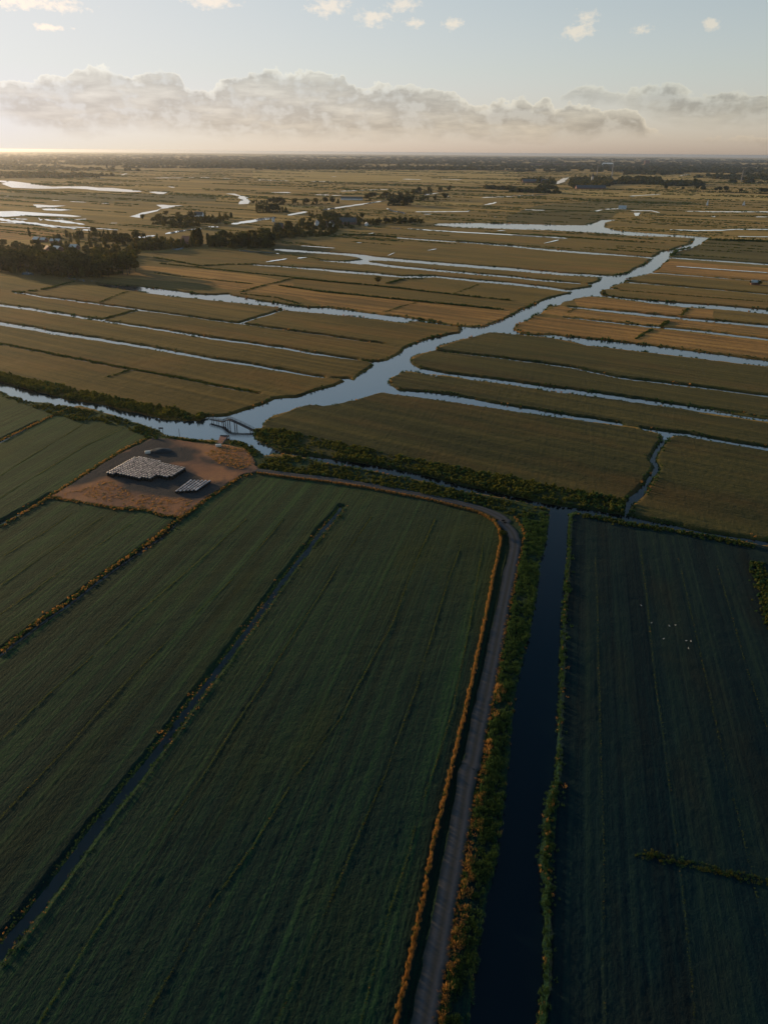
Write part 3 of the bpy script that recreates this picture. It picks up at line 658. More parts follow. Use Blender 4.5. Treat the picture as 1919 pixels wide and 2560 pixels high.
# ------------------------------------------------------------------ TRACK and YARD
def strip(name, L_, R2, mat, z, label, kind='structure', cat='track', sub=6, across=6):
    L_ = np.array(L_); R2 = np.array(R2); V, A = [], []
    s = 0; rows = 0
    for i in range(len(L_) - 1):
        for k in range(sub if i < len(L_) - 2 else sub + 1):
            t = k / sub
            l = L_[i] * (1 - t) + L_[i + 1] * t; r = R2[i] * (1 - t) + R2[i + 1] * t
            sl = s + np.linalg.norm(((L_[i + 1] + R2[i + 1]) - (L_[i] + R2[i])) / 2) * t
            for j in range(across + 1):
                u = j / across
                q = l * (1 - u) + r * u
                ex = 0
                V.append((q[0], q[1], z - (.12 if j in (0, across) else 0))); A.append((u * 2 - 1, sl, 0))
            rows += 1
        s += np.linalg.norm(((L_[i + 1] + R2[i + 1]) - (L_[i] + R2[i])) / 2)
    n = across + 1
    F = [(i * n + j, i * n + j + 1, (i + 1) * n + j + 1, (i + 1) * n + j) for i in range(rows - 1) for j in range(across)]
    V = np.array(V); F = np.array(F)
    e1 = V[F[0][1]] - V[F[0][0]]; e2 = V[F[0][3]] - V[F[0][0]]
    if np.cross(e1, e2)[2] < 0: F = F[:, ::-1]
    me = mesh_np(name, V, F, mat, smooth=True)
    a = me.attributes.new('row', 'FLOAT_VECTOR', 'POINT'); a.data.foreach_set('vector', np.array(A, dtype=np.float32).ravel())
    return tag(link(bpy.data.objects.new(name, me)), label, cat, kind=kind)

ROADC = np.concatenate([TG('d2', [(0, 560), (240, 592), (420, 612), (600, 637), (750, 660), (900, 688), (1100, 725), (1300, 768), (1440, 803), (1560, 850), (1630, 900)]),
                        TG('d5', [(500, 42), (548, 80), (568, 130), (560, 190), (536, 290), (512, 420), (488, 540), (464, 660), (440, 780), (412, 900), (390, 1030), (375, 1106)]),
                        TG('d7', [(362, 0), (338, 180), (305, 370), (270, 560), (236, 760), (200, 940), (172, 1106), (140, 1300)])])
def smooth_line(P, it=2):
    for _ in range(it):
        q = [P[0]]
        for a, b in zip(P[:-1], P[1:]):
            q += [a * .75 + b * .25, a * .25 + b * .75]
        q.append(P[-1]); P = np.array(q)
    return P
ROADC = smooth_line(ROADC)
def offset(P, d):
    t = np.gradient(P, axis=0); t /= np.linalg.norm(t, axis=1, keepdims=True) + 1e-9
    return P + np.stack([-t[:, 1], t[:, 0]], 1) * np.reshape(d, (-1, 1))
roadw = np.interp(np.arange(len(ROADC)), [0, len(ROADC) * .3, len(ROADC)], [1.8, 2.0, 2.0]) + .45 * vnoise(np.arange(len(ROADC)) * .9, np.zeros(len(ROADC)))
strip('road', offset(ROADC, roadw), offset(ROADC, -roadw), M['track'], LAND + .32, 'grey gravel farm track curving from the bale yard down beside the canal', cat='track')

YARD_PX = [(330, 728), (480, 640), (640, 535), (780, 450), (920, 385), (985, 350), (1090, 352), (1250, 378), (1400, 388), (1500, 398), (1590, 425), (1640, 470), (1658, 530), (1700, 560), (1640, 578), (1560, 592), (1450, 670), (1300, 770), (1180, 860), (1060, 850), (950, 815), (740, 800), (560, 770), (420, 750)]
YARD = TG('d1', YARD_PX)
lo, hi = YARD.min(0), YARD.max(0); st = .55
gx, gy = np.meshgrid(np.arange(lo[0] - 1, hi[0] + 1, st), np.arange(lo[1] - 1, hi[1] + 1, st)); sh = gx.shape
gx, gy = gx.ravel(), gy.ravel()
ysd = seg_sd(gx, gy, YARD) + .9 * fbm(gx / 2.2, gy / 2.2)
DARK = [TG('d1', [(430, 660), (640, 535), (900, 395), (1000, 350), (1090, 360), (1130, 400), (1250, 440), (1270, 500), (1120, 520), (1200, 540), (1230, 620), (1420, 650), (1380, 710), (1280, 755), (1000, 720), (800, 680), (700, 605), (560, 640)]),
        TG('d1', [(1290, 470), (1400, 500), (1640, 548), (1640, 568), (1400, 540), (1280, 520)])]
dk_ = np.minimum(seg_sd(gx, gy, DARK[0]), seg_sd(gx, gy, DARK[1]) + 1.0) + 5.0 * fbm(gx / 9 + 4, gy / 9)
dv = np.clip(.75 - dk_ / 4.0, 0, 1).astype(np.float32)
zz_ = LAND + .32 - .25 * np.clip((ysd + .6) / .6, 0, 1) + .05 * fbm(gx / 1.5, gy / 1.5)
n_ = sh[1]; r1 = np.arange(sh[0] - 1)[:, None] * n_ + np.arange(n_ - 1)[None]
f4 = np.stack([r1, r1 + 1, r1 + n_ + 1, r1 + n_], -1).reshape(-1, 4); f4 = f4[(ysd[f4] < .1).all(1)]
us, iv = np.unique(f4, return_inverse=True)
me = mesh_np('yard', np.stack([gx, gy, zz_], 1)[us], iv.reshape(-1, 4), M['yard'], smooth=True)
at_ = me.attributes.new('hard', 'FLOAT', 'POINT'); at_.data.foreach_set('value', dv[us])
tag(link(bpy.data.objects.new('yard', me)), 'bare reddish earth yard where the wrapped bales are stored', 'yard', kind='structure')

# ------------------------------------------------------------------ GRASSES, REEDS AND SCRUB (uncountable)
def blade_clump(n, rad_, h, lean=.35, w=.12):
    V, F = [], []
    for i in range(n):
        a = rng.random() * 6.283; r = rad_ * math.sqrt(rng.random()); x, y = r * math.cos(a), r * math.sin(a)
        hh = h * (.55 + .45 * rng.random()); t = rng.random() * 6.283
        dx, dy = math.cos(t) * w * (.6 + .8 * rng.random()), math.sin(t) * w * (.6 + .8 * rng.random())
        lx, ly = x / max(rad_, .01) * lean * hh + rng.normal(0, .12) * hh, y / max(rad_, .01) * lean * hh + rng.normal(0, .12) * hh
        b = len(V)
        V += [(x - dx, y - dy, 0), (x + dx, y + dy, 0), (x + lx * .55 + dx * .8, y + ly * .55 + dy * .8, hh * .65), (x + lx - dx * .25, y + ly - dy * .25, hh)]
        F.append((b, b + 1, b + 2, b + 3))
    return np.array(V), np.array(F)

def leaf_clump(n, r, h, leaf=.35):
    V, F = [], []
    for i in range(n):
        d = rng.normal(0, 1, 3); d /= np.linalg.norm(d)
        d[2] = abs(d[2]) * 1.0
        k = .62 + .38 * rng.random()
        p = np.array((d[0] * r * k, d[1] * r * k, d[2] * h * k + .05))
        nrm = d + rng.normal(0, .5, 3); nrm /= np.linalg.norm(nrm)
        u = np.cross(nrm, (0, 0, 1.0)) + 1e-3; u /= np.linalg.norm(u); v = np.cross(nrm, u)
        s = leaf * (.6 + .8 * rng.random()); b = len(V)
        V += [p - u * s - v * s * .6, p + u * s * .8 - v * s, p + u * s + v * s * .7, p - u * s * .7 + v * s]
        F.append((b, b + 1, b + 2, b + 3))
    return np.array(V), np.array(F)

BL = [blade_clump(14, .45, 1.0) for _ in range(4)]
BN = [blade_clump(24, .55, 1.0, .3, .045) for _ in range(5)]
BT = [blade_clump(9, .3, 1.0, .3, .04) for _ in range(4)]
LC = [leaf_clump(34, .55, 1.0, .24) for _ in range(4)]

def ground_z(p):
    return LAND

def scatter(name, templs, P, size, hgt, mats, label, cat, midx=None, z=None, kind='stuff'):
    """one mesh of many small clumps: P (n,2), size and height (n)"""
    P = np.asarray(P); n = len(P)
    if n == 0: return None
    ch = rng.integers(0, len(templs), n); VV, FF, MI = [], [], []; base = 0
    zz = np.full(n, LAND) if z is None else z
    for k, (tv, tf) in enumerate(templs):
        s = np.nonzero(ch == k)[0]
        if not len(s): continue
        a = rng.random(len(s)) * 6.283; c, sn = np.cos(a), np.sin(a)
        x = tv[None, :, 0] * c[:, None] - tv[None, :, 1] * sn[:, None]; y = tv[None, :, 0] * sn[:, None] + tv[None, :, 1] * c[:, None]
        x = x * size[s][:, None] + P[s, 0][:, None]; y = y * size[s][:, None] + P[s, 1][:, None]
        zc = tv[None, :, 2] * hgt[s][:, None] + zz[s][:, None]
        VV.append(np.stack([x, y, zc], -1).reshape(-1, 3))
        FF.append((tf[None] + (np.arange(len(s)) * len(tv))[:, None, None] + base).reshape(-1, tf.shape[1])); base += len(s) * len(tv)
        if midx is not None: MI.append(np.repeat(midx[s], len(tf)))
    me = mesh_np(name, np.concatenate(VV), np.concatenate(FF), mats, np.concatenate(MI) if midx is not None else None)
    return tag(link(bpy.data.objects.new(name, me)), label, cat, kind=kind)

def along(P, step, spread, bias=0.0):
    """points strewn along a polyline"""
    out = []
    for a, b in zip(P[:-1], P[1:]):
        L = np.linalg.norm(b - a); n = rng.poisson(L / step)
        t = rng.random(n)[:, None]; q = a + (b - a) * t
        nr_ = np.array((-(b - a)[1], (b - a)[0])) / (L + 1e-9)
        out.append(q + nr_ * (bias + rng.normal(0, 1, n)[:, None] * spread))
    return np.concatenate(out) if out else np.zeros((0, 2))

def in_poly(poly, n):
    lo, hi = poly.min(0), poly.max(0); P = lo + (hi - lo) * rng.random((n, 2))
    return P[inside(P[:, 0], P[:, 1], poly)]

def dry_far(P):
    ok = np.ones(len(P), bool)
    for w in FW:
        lo, hi = w.min(0), w.max(0)
        m = np.nonzero((P[:, 0] > lo[0]) & (P[:, 0] < hi[0]) & (P[:, 1] > lo[1]) & (P[:, 1] < hi[1]))[0]
        if len(m): ok[m] &= ~inside(P[m, 0], P[m, 1], w)
    return ok

def sd_water(P):
    sd = np.full(len(P), 60.0)
    for w in W:
        lo = w.min(0) - 12; hi = w.max(0) + 12
        m = np.nonzero((P[:, 0] > lo[0]) & (P[:, 0] < hi[0]) & (P[:, 1] > lo[1]) & (P[:, 1] < hi[1]))[0]
        if len(m): sd[m] = np.minimum(sd[m], seg_sd(P[m, 0], P[m, 1], w))
    return sd

# reeds along every bank that is near enough to show them
ep = []
for wi, w in enumerate(W):
    for i in range(len(w)):
        a, b = w[i], w[(i + 1) % len(w)]
        mid = (a + b) / 2; dd = np.hypot(*mid)
        if dd > 1500 or mid[1] < 20: continue
        L = np.linalg.norm(b - a)
        dens = 1.1 if dd < 300 else (.8 if dd < 600 else .45)
        if wi > 0: dens *= .6
        n = rng.poisson(L * dens)
        t = rng.random(n)[:, None]; q = a + (b - a) * t
        nr_ = np.array((-(b - a)[1], (b - a)[0])) / (L + 1e-9)
        ep.append(np.concatenate([q + nr_ * rng.normal(0, 1.1, n)[:, None], np.full((n, 1), dd), np.full((n, 1), 1.0 if wi == 0 else .5)], 1))
ep = np.concatenate(ep); sdv = sd_water(ep[:, :2])
ep = ep[(sdv > -.15) & (sdv < 2.6)]
sdv = sd_water(ep[:, :2])
pn = fbm(ep[:, 0] / 18, ep[:, 1] / 18)
sz = (.55 + .5 * rng.random(len(ep))) * np.clip(ep[:, 2] / 350, 1, 2.2) * (1 + .5 * pn)
hh = (.55 + .6 * rng.random(len(ep))) * np.clip(1 + 1.6 * pn, .35, 1.9) * np.clip(ep[:, 2] / 420, .8, 1.35) * ep[:, 3]
zz = LAND * np.clip(sdv / 1.3, -.1, 1) * .9
dry = (rng.random(len(ep)) + .5 * fbm(ep[:, 0] / 25 + 50, ep[:, 1] / 25) > .9).astype(int)
scatter('reeds', BL, ep[:, :2], sz, hh, [M['reed'], M['dry_reed']], 'reeds and rough grass fringing the river, canals and ditches', 'reeds', dry, zz)

# the scrubby canal banks south of the river
def belt(c, upper, lower):
    return np.concatenate([TG(c, upper), TG(c, lower)[::-1]])
NB = belt('d2', [(-20, 300), (150, 295), (400, 350), (700, 415), (1000, 480), (1300, 545), (1658, 605), (1950, 670), (2350, 745), (2390, 760)],
          [(0, 362), (160, 440), (400, 470), (700, 510), (1000, 572), (1300, 648), (1658, 725), (1960, 785), (2160, 815), (2390, 850)])
SB = belt('d2', [(60, 475), (200, 463), (450, 515), (700, 560), (1000, 620), (1300, 694), (1640, 760), (1890, 815)],
          [(10, 540), (200, 575), (450, 598), (700, 640), (1000, 700), (1300, 755), (1560, 815), (1700, 880)])
WB = belt('d1', [(-100, -75), (0, -70), (300, -10), (600, 60), (900, 120), (1200, 175), (1350, 200)], [(-100, -25), (0, -12), (300, 66), (600, 126), (900, 190), (1200, 238), (1290, 238)])
WS = belt('d1', [(0, 52), (330, 132), (480, 156), (640, 180), (850, 245), (1010, 300), (1070, 335)], [(0, 75), (330, 190), (480, 240), (640, 240), (850, 300), (960, 350), (1020, 365)])
def belt_scatter(name, poly, dens, label, hmul=1.0, mats=None, seed=0):
    lo, hi = poly.min(0), poly.max(0)
    P = in_poly(poly, int(np.prod(hi - lo) * dens))
    P = P[sd_water(P) > .3]
    f = fbm(P[:, 0] / 9 + seed, P[:, 1] / 9)
    keep = f > -.55 + .5 * rng.random(len(P)); P = P[keep]; f = f[keep]
    s = (.7 + .7 * rng.random(len(P))) * (1 + .5 * f); h = hmul * (.5 + .75 * rng.random(len(P))) * np.clip(1 + 1.1 * f, .35, 2)
    mi = np.where(rng.random(len(P)) + .7 * fbm(P[:, 0] / 14 + 5, P[:, 1] / 14) > .93, 1, 0)
    scatter(name, LC + BL, P, s, h, mats or [M['scrub'], M['reed']], label, 'scrub', mi)
belt_scatter('scrub', NB, .9, 'tangled scrub and reeds along the far bank of the canal below the footbridge', 1.05)
belt_scatter('scrub', SB, .8, 'rough scrub strip between the farm track and the canal', .85, seed=30)
belt_scatter('scrub', WB, .9, 'dark reed bank along the far side of the west canal', 1.55, seed=60)
belt_scatter('scrub', WS, .5, 'rough bank of scrub above the west canal and the bale yard', .85, seed=90)

# reed bed between the track and the broad canal
RB = np.concatenate([TG('d5', [(590, 10), (612, 90), (590, 200), (570, 300), (548, 440), (522, 560), (500, 690), (480, 800), (455, 950), (440, 1106)]), TG('d7', [(420, 60), (392, 180), (362, 350), (335, 540), (305, 720), (272, 890), (232, 1106), (200, 1300), (350, 1300), (375, 1106), (392, 900), (430, 620), (480, 400), (510, 200), (528, 0)]),
                     TG('d5', [(555, 850), (580, 700), (612, 590), (640, 450), (658, 340), (672, 225), (700, 120), (712, 0)])])
lo, hi = RB.min(0), RB.max(0)
P = in_poly(RB, int(np.prod(hi - lo) * 3.2)); P = P[sd_water(P) > -.3]
f = fbm(P[:, 0] / 3.5, P[:, 1] / 3.5); g = fbm(P[:, 0] / 12 + 9, P[:, 1] / 12)
k = f > -.5 + .35 * rng.random(len(P)); P, f, g = P[k], f[k], g[k]
droad = line_d(P[:, 0], P[:, 1], ROADC)
dryp = np.where((droad < 3.6 + 2.0 * g) & (rng.random(len(P)) < .45) & (P[:, 1] < 118 + 60 * g), 1, 0)
scatter('reeds', BN, P, (.55 + .5 * rng.random(len(P))) * (1 + .4 * f), (.5 + .55 * rng.random(len(P))) * np.clip(1 + 1.1 * f, .4, 2), [M['reed'], M['dry_reed']], 'tall reed bed between the farm track and the broad dark canal', 'reeds', dryp)

# dry golden grass on the pasture side of the track's ditch, and along the track's verge
GOLD = np.concatenate([TG('d2', [(0, 577), (240, 612), (420, 632), (600, 657), (700, 672), (900, 712), (1100, 748), (1300, 798), (1440, 835), (1540, 892)]), TG('d5', [(470, 40), (495, 75), (503, 120), (490, 190), (465, 300), (440, 440), (410, 580), (380, 720), (350, 860), (320, 980), (290, 1106)]), TG('d7', [(255, 150), (210, 330), (170, 560), (130, 740), (90, 920), (50, 1106), (10, 1300)])])
P = along(GOLD, .10, .20)
scatter('dry_grass', BN, P, .28 + .2 * rng.random(len(P)), .75 + .6 * rng.random(len(P)), [M['dry_reed'], M['reed']], 'strip of sunlit dry grass edging the pasture beside the farm track', 'grass', (rng.random(len(P)) > .8).astype(int))
VERGE = np.concatenate([TG('d5', [(560, 20), (590, 55), (606, 95), (598, 150), (572, 260), (553, 360), (532, 460), (512, 560), (495, 680), (472, 800), (448, 930), (425, 1106)]), TG('d7', [(385, 170), (352, 350), (325, 540), (295, 720), (262, 890), (222, 1106)])])
P = along(VERGE, .2, .3)
scatter('dry_grass', BN, P, .3 + .3 * rng.random(len(P)), .25 + .45 * rng.random(len(P)), [M['dry_reed'], M['reed']], 'ragged russet grass verge along the canal side of the farm track', 'grass', (rng.random(len(P)) > .6).astype(int))
RBK = np.concatenate([TG('d5', [(850, 8), (810, 14), (800, 60), (794, 200), (784, 320), (772, 450), (769, 600), (764, 750), (759, 850), (753, 960), (750, 1090)]), TG('d7', [(742, 60), (722, 150), (705, 260), (700, 360), (705, 500), (705, 600), (703, 700), (700, 850), (690, 980), (675, 1106), (665, 1250)])])
P = np.concatenate([along(RBK, .22, .35), along(RBK[11:17], .12, .9), along(RBK[17:], .2, .5)])
P = P[sd_water(P) > -.5]
f = fbm(P[:, 0] / 5, P[:, 1] / 5); k = f > -.45; P, f = P[k], f[k]
scatter('reeds', BN, P, .3 + .3 * rng.random(len(P)), (.45 + .5 * rng.random(len(P))) * np.clip(1 + .9 * f, .4, 1.8), [M['reed'], M['dry_reed']], 'clumpy reed fringe on the right bank of the broad dark canal', 'reeds', (rng.random(len(P)) > .96).astype(int))
FD = T('d4', [(1475, -20, 18), (1455, 10, 24), (1390, 85, 27), (1310, 190, 27), (1230, 290, 29), (1130, 430, 32), (1050, 540, 33), (965, 655, 40), (880, 765, 38), (800, 870, 44), (730, 970, 50), (615, 1120, 58), (520, 1240, 60), (425, 1355, 66), (335, 1480, 72), (255, 1590, 74), (170, 1700, 78), (60, 1835, 84), (-40, 1960, 90)])
P = np.concatenate([along(np.array([G(x + sg * (t / 2 + 1), y) for x, y, t in FD]), .12, .35) for sg in (-1, 1)])
f = fbm(P[:, 0] / 6, P[:, 1] / 6); k = f > -.4; P, f = P[k], f[k]
scatter('rough_grass', BT, P, .3 + .3 * rng.random(len(P)), .2 + .35 * rng.random(len(P)) * np.clip(1 + f, .4, 1.6), [M['reed'], M['dry_reed']], 'rough grass lining the long straight ditch of the near pasture', 'grass', (rng.random(len(P)) + .5 * fbm(P[:, 0] / 12, P[:, 1] / 12) > .95).astype(int))
# dark reedy lines between the middle meadows
DL = [('c7', [(150, 88), (400, 125), (800, 165), (1200, 205), (1600, 245)], 2.0), ('c7', [(240, 40), (560, 70), (830, 95), (1000, 115), (1400, 160), (1658, 185)], 1.8), ('c7', [(-100, 140), (130, 165), (280, 205)], 1.2),
      ('c7', [(-100, 130), (60, 85), (160, 62), (250, 38)], 1.3), ('c7', [(850, 75), (950, 45), (1080, 42)], 1.8), ('c7', [(830, 260), (940, 222), (1040, 198)], .8), ('c7', [(1280, 140), (1440, 80)], .7),
      ('c6', [(480, 62), (300, 110), (110, 135)], 1.6), ('c6', [(620, 205), (720, 165), (820, 128)], .9), ('c6', [(680, 685), (760, 660), (845, 632)], .9), ('c6', [(650, 310), (780, 275), (890, 245)], 1.2),
      ('c6', [(1000, 5), (1280, 40), (1640, 78)], 1.0), ('c6', [(0, 462), (350, 532), (550, 572), (840, 627), (1090, 672), (1400, 732), (1658, 780)], 1.1), ('c4', [(560, 590), (760, 592), (910, 606)], 2.2),
      ('c3', [(1040, 775), (1280, 800), (1658, 840)], 1.5), ('c3', [(1000, 735), (1300, 790), (1480, 780), (1658, 780)], 1.5), ('c8', [(800, 435), (850, 400), (910, 372)], 1.3), ('c8', [(690, 118), (1000, 142), (1658, 195)], .9), ('c8', [(355, 265), (410, 235)], .7), ('c8', [(1090, 280), (1140, 235)], 1.2), ('c8', [(960, 355), (1010, 320)], 2.0),
      ('c4', [(0, 705), (200, 715), (420, 745)], 1.0), ('c4', [(0, 840), (220, 862), (380, 880), (620, 905)], 1.4), ('c5', [(1030, 722), (1070, 690), (1160, 672)], 1.6), ('c5', [(1270, 622), (1658, 632), (1900, 640)], 2.2), ('c5', [(0, 385), (300, 378), (680, 362), (870, 352)], 1.2), ('c5', [(870, 352), (1150, 372), (1400, 375), (1658, 382)], 1.6), ('c5', [(830, 462), (1200, 468), (1658, 466)], 1.4), ('c5', [(0, 455), (300, 440), (500, 432)], 1.2)]
PP, SS = [], []
for c, p, h in DL:
    q = TG(c, p); dd = np.hypot(q[:, 0], q[:, 1]).mean(); a = along(q, max(.3, dd / 1500), dd / 600 * .8)
    PP.append(a); SS.append(np.full(len(a), h) * np.clip(dd / 900, .8, 1.4))
PP = np.concatenate(PP); SS = np.concatenate(SS); k = dry_far(PP); PP, SS = PP[k], SS[k]
scatter('reeds', BL + LC[:2], PP, SS * (.5 + .6 * rng.random(len(PP))), SS * (.5 + .6 * rng.random(len(PP))), [M['reed'], M['scrub']], 'dark reedy lines and hedges dividing the middle meadows', 'reeds', (rng.random(len(PP)) > .5).astype(int))
# edges of yard, drains and the pasture's hedgy lines
YE = [('d1', [(330, 730), (240, 785), (0, 925)]), ('d1', [(300, 745), (480, 630), (640, 525), (780, 440), (950, 350)]), ('d1', [(340, 735), (560, 775), (740, 805), (950, 820), (1060, 855), (1180, 865)]), ('d1', [(1180, 865), (1300, 775), (1450, 675), (1560, 600), (1640, 580)]), ('d4', [(820, 0), (750, 50), (690, 100), (590, 168), (490, 238), (390, 312), (310, 377), (190, 458), (90, 533), (0, 608)]), ('d1', [(0, 370), (110, 318), (250, 252), (340, 205), (470, 150)])]
YEG = [TG(c, p) for c, p in YE]
P = np.concatenate([along(q, .16, .5) for q in YEG])
scatter('rough_grass', BL, P, .4 + .4 * rng.random(len(P)), .3 + .5 * rng.random(len(P)), [M['reed'], M['dry_reed']], 'rough unmown grass edging the bale yard and the left pasture ditches', 'grass', (rng.random(len(P)) > .55).astype(int))
P = np.concatenate([along(q, .09, .12, .4) for q in DRAIN_G]); P = P[(P[:, 1] > 30)]
P = P[(fbm(P[:, 0] / 16, P[:, 1] / 16) > -.5) & ((P[:, 0] < 12 + .28 * P[:, 1]) | (rng.random(len(P)) < .35))]
scatter('rough_grass', BT, P, .22 + .2 * rng.random(len(P)), .10 + .15 * rng.random(len(P)), [M['lit_grass'], M['dry_reed']], 'thin tufts left standing along the shallow pasture drains', 'grass', (rng.random(len(P)) > .97).astype(int))
P = in_poly(YARD, 9000)
f = fbm(P[:, 0] / 10 + 3, P[:, 1] / 10)
# weeds: the strip along the near edge and the corner by the dock
WEED = [TG('d1', [(345, 730), (520, 690), (700, 620), (800, 680), (900, 720), (1250, 750), (1180, 855), (950, 815), (560, 770)]), TG('d1', [(1330, 450), (1450, 400), (1600, 430), (1650, 520), (1560, 560), (1420, 520)])]
k = np.zeros(len(P), bool)
for wpoly in WEED: k |= inside(P[:, 0], P[:, 1], wpoly)
P2 = in_poly(WEED[1], 900); P = np.concatenate([P[k & (f > -.35)], P2[fbm(P2[:, 0] / 4, P2[:, 1] / 4) > -.2]])
scatter('dry_grass', BL, P, .5 + .6 * rng.random(len(P)), .25 + .5 * rng.random(len(P)), [M['dry_reed'], M['reed']], 'thin dry weeds on the bare earth of the bale yard', 'weeds', (rng.random(len(P)) > .8).astype(int))
P = np.concatenate([along(TG('d1', [(1080, 345), (1160, 356), (1280, 374), (1395, 388)]), .25, .5), along(TG('d1', [(1485, 380), (1560, 386), (1620, 420), (1655, 468)]), .16, .9)])
P = P[sd_water(P) > .2]
scatter('scrub', LC + BL, P, .5 + .5 * rng.random(len(P)), .4 + .7 * rng.random(len(P)), [M['scrub'], M['reed']], 'low bushes along the shore of the bale yard', 'scrub', (rng.random(len(P)) > .6).astype(int))
# overgrown ditch in the east pasture, rough corner on the far right
HG = TG('d7', [(1085, 380), (1150, 372), (1210, 392), (1300, 412), (1380, 430), (1450, 450), (1550, 478), (1658, 492), (1850, 520)])
P = along(HG, .11, .5)
scatter('scrub', BN, P, .35 + .3 * rng.random(len(P)), .2 + .4 * rng.random(len(P)), [M['reed'], M['scrub']], 'overgrown tussocky ditch crossing the right pasture', 'scrub', (rng.random(len(P)) > .6).astype(int))
HG = TG('d5', [(1600, 215), (1630, 290), (1655, 400), (1700, 520)])
P = np.concatenate([along(HG, .09, 1.2), along(TG('d5', [(860, 14), (1050, 52), (1250, 82), (1400, 112), (1600, 150)]), .15, .8)])
scatter('scrub', LC + BL, P, .5 + .5 * rng.random(len(P)), .4 + .7 * rng.random(len(P)), [M['scrub'], M['reed']], 'bushy margin along the top edge of the right pasture', 'scrub', (rng.random(len(P)) > .6).astype(int))

# ------------------------------------------------------------------ TREES
def crown_mesh(name, mat, h, r, n=420, lobes=7, col=False):
    V, F = [], []
    L = []
    for i in range(lobes):
        if col:
            c = np.array((rng.normal(0, .12) * r, rng.normal(0, .12) * r, h * (.22 + .68 * i / (lobes - 1)))); rr = r * (.95 - .45 * abs(i / (lobes - 1) - .4))
        else:
            a = i * 2.4 + rng.random(); q = r * .55 * math.sqrt(rng.random())
            c = np.array((q * math.cos(a), q * math.sin(a), h * (.42 + .38 * rng.random()))); rr = r * (.42 + .28 * rng.random())
        L.append((c, rr))
    for i in range(n):
        c, rr = L[rng.integers(lobes)]
        d = rng.normal(0, 1, 3); d /= np.linalg.norm(d)
        p = c + d * rr * (.7 + .38 * rng.random()) * np.array((1, 1, h / (r * 3.4) if not col else 1.3))
        p[2] = max(p[2], h * .12)
        nrm = d + rng.normal(0, .55, 3); nrm /= np.linalg.norm(nrm)
        u = np.cross(nrm, (0.1, 0, 1.0)); u /= np.linalg.norm(u); v = np.cross(nrm, u)
        s = h * .045 * (.6 + .9 * rng.random()); b = len(V)
        V += [p - u * s - v * s * .7, p + u * s * .8 - v * s, p + u * s + v * s * .6, p - u * s * .6 + v * s]
        F.append((b, b + 1, b + 2, b + 3))
    return mesh_np(name, np.array(V), np.array(F), mat)
def trunk_mesh(h, r):
    b = MB(); b.bar((0, 0, -.3), (0, 0, h * .5), h * .022, 7, h * .012)
    for i in range(4):
        a = i * 1.7 + rng.random()
        b.bar((0, 0, h * (.25 + .06 * i)), (r * .5 * math.cos(a), r * .5 * math.sin(a), h * (.5 + .08 * i)), h * .009, 5, h * .004)
    return b.mesh('trunk', M['bark'])
PROTO = {}
def proto(kind, h, r, mat, n, lobes, col=False):
    PROTO[kind] = (crown_mesh('crown', M[mat], h, r, n, lobes, col), trunk_mesh(h, r), h)
proto('round0', 14, 5.6, 'tree', 420, 8); proto('round1', 14, 6.4, 'tree', 440, 9); proto('round2', 14, 5.2, 'tree_olive', 400, 7); proto('round3', 14, 6.0, 'tree_olive', 420, 8)
proto('poplar0', 20, 2.6, 'tree', 380, 9, True); proto('poplar1', 20, 3.2, 'tree_olive', 380, 8, True); proto('small0', 7, 3.0, 'tree_olive', 240, 6); proto('small1', 7, 3.4, 'tree', 240, 6)
NT = [0]
LAB = {'round0': 'dark green round-crowned tree', 'round1': 'broad dark green spreading tree', 'round2': 'olive green rounded tree', 'round3': 'broad olive tree with a loose crown', 'poplar0': 'tall slim dark poplar', 'poplar1': 'tall olive poplar', 'small0': 'small olive bushy tree', 'small1': 'small dark bushy tree'}
def tree(p, kind, h, where, group):
    cm, tm, hp = PROTO[kind]
    s = h / hp
    o = empty('tree', (p[0], p[1], LAND), random.random() * 6.283, s)
    o.scale = (s * random.uniform(.88, 1.15), s * random.uniform(.88, 1.15), s)
    tag(o, LAB[kind] + ' ' + where, 'tree', group)
    link(bpy.data.objects.new('crown', cm), o); link(bpy.data.objects.new('trunk', tm), o)
    NT[0] += 1
def poisson(poly, n, dmin):
    out = []
    cand = in_poly(poly, n * 60); cand = cand[open_view(cand, 9) & dry_far(cand)]
    for q in cand:
        if all((q[0] - w[0]) ** 2 + (q[1] - w[1]) ** 2 > dmin * dmin for w in out):
            out.append(q)
            if len(out) >= n: break
    return out
HS = [('c4', 150, 555), ('c4', 112, 505), ('c4', 395, 528), ('c4', 487, 538), ('c4', 440, 530), ('c4', 590, 518), ('c4', 715, 530), ('c3', 245, 632), ('c3', 365, 643), ('c3', 377, 694), ('c3', 318, 698), ('c3', 487, 683), ('c3', 1215, 645)]
HSP = [TG(c, [(x, y)])[0] for c, x, y in HS]
def open_view(P, h):
    """points that do not stand right on or right before a house front"""
    ok = np.ones(len(P), bool)
    for q in HSP:
        d = -q / np.linalg.norm(q); r = P - q; f = r @ d; l = np.abs(r[:, 0] * d[1] - r[:, 1] * d[0])
        ok &= ~((f > -8) & (f < 8 + h * 3.2) & (l < 10))
    return ok
UNDER = []
def wood(c, pts, n, dmin, h, kinds, where, group):
    UNDER.append((TG(c, pts), h))
    for q in poisson(TG(c, pts), n, dmin):
        tree(q, random.choice(kinds), h * random.uniform(.6, 1.22), where, group)
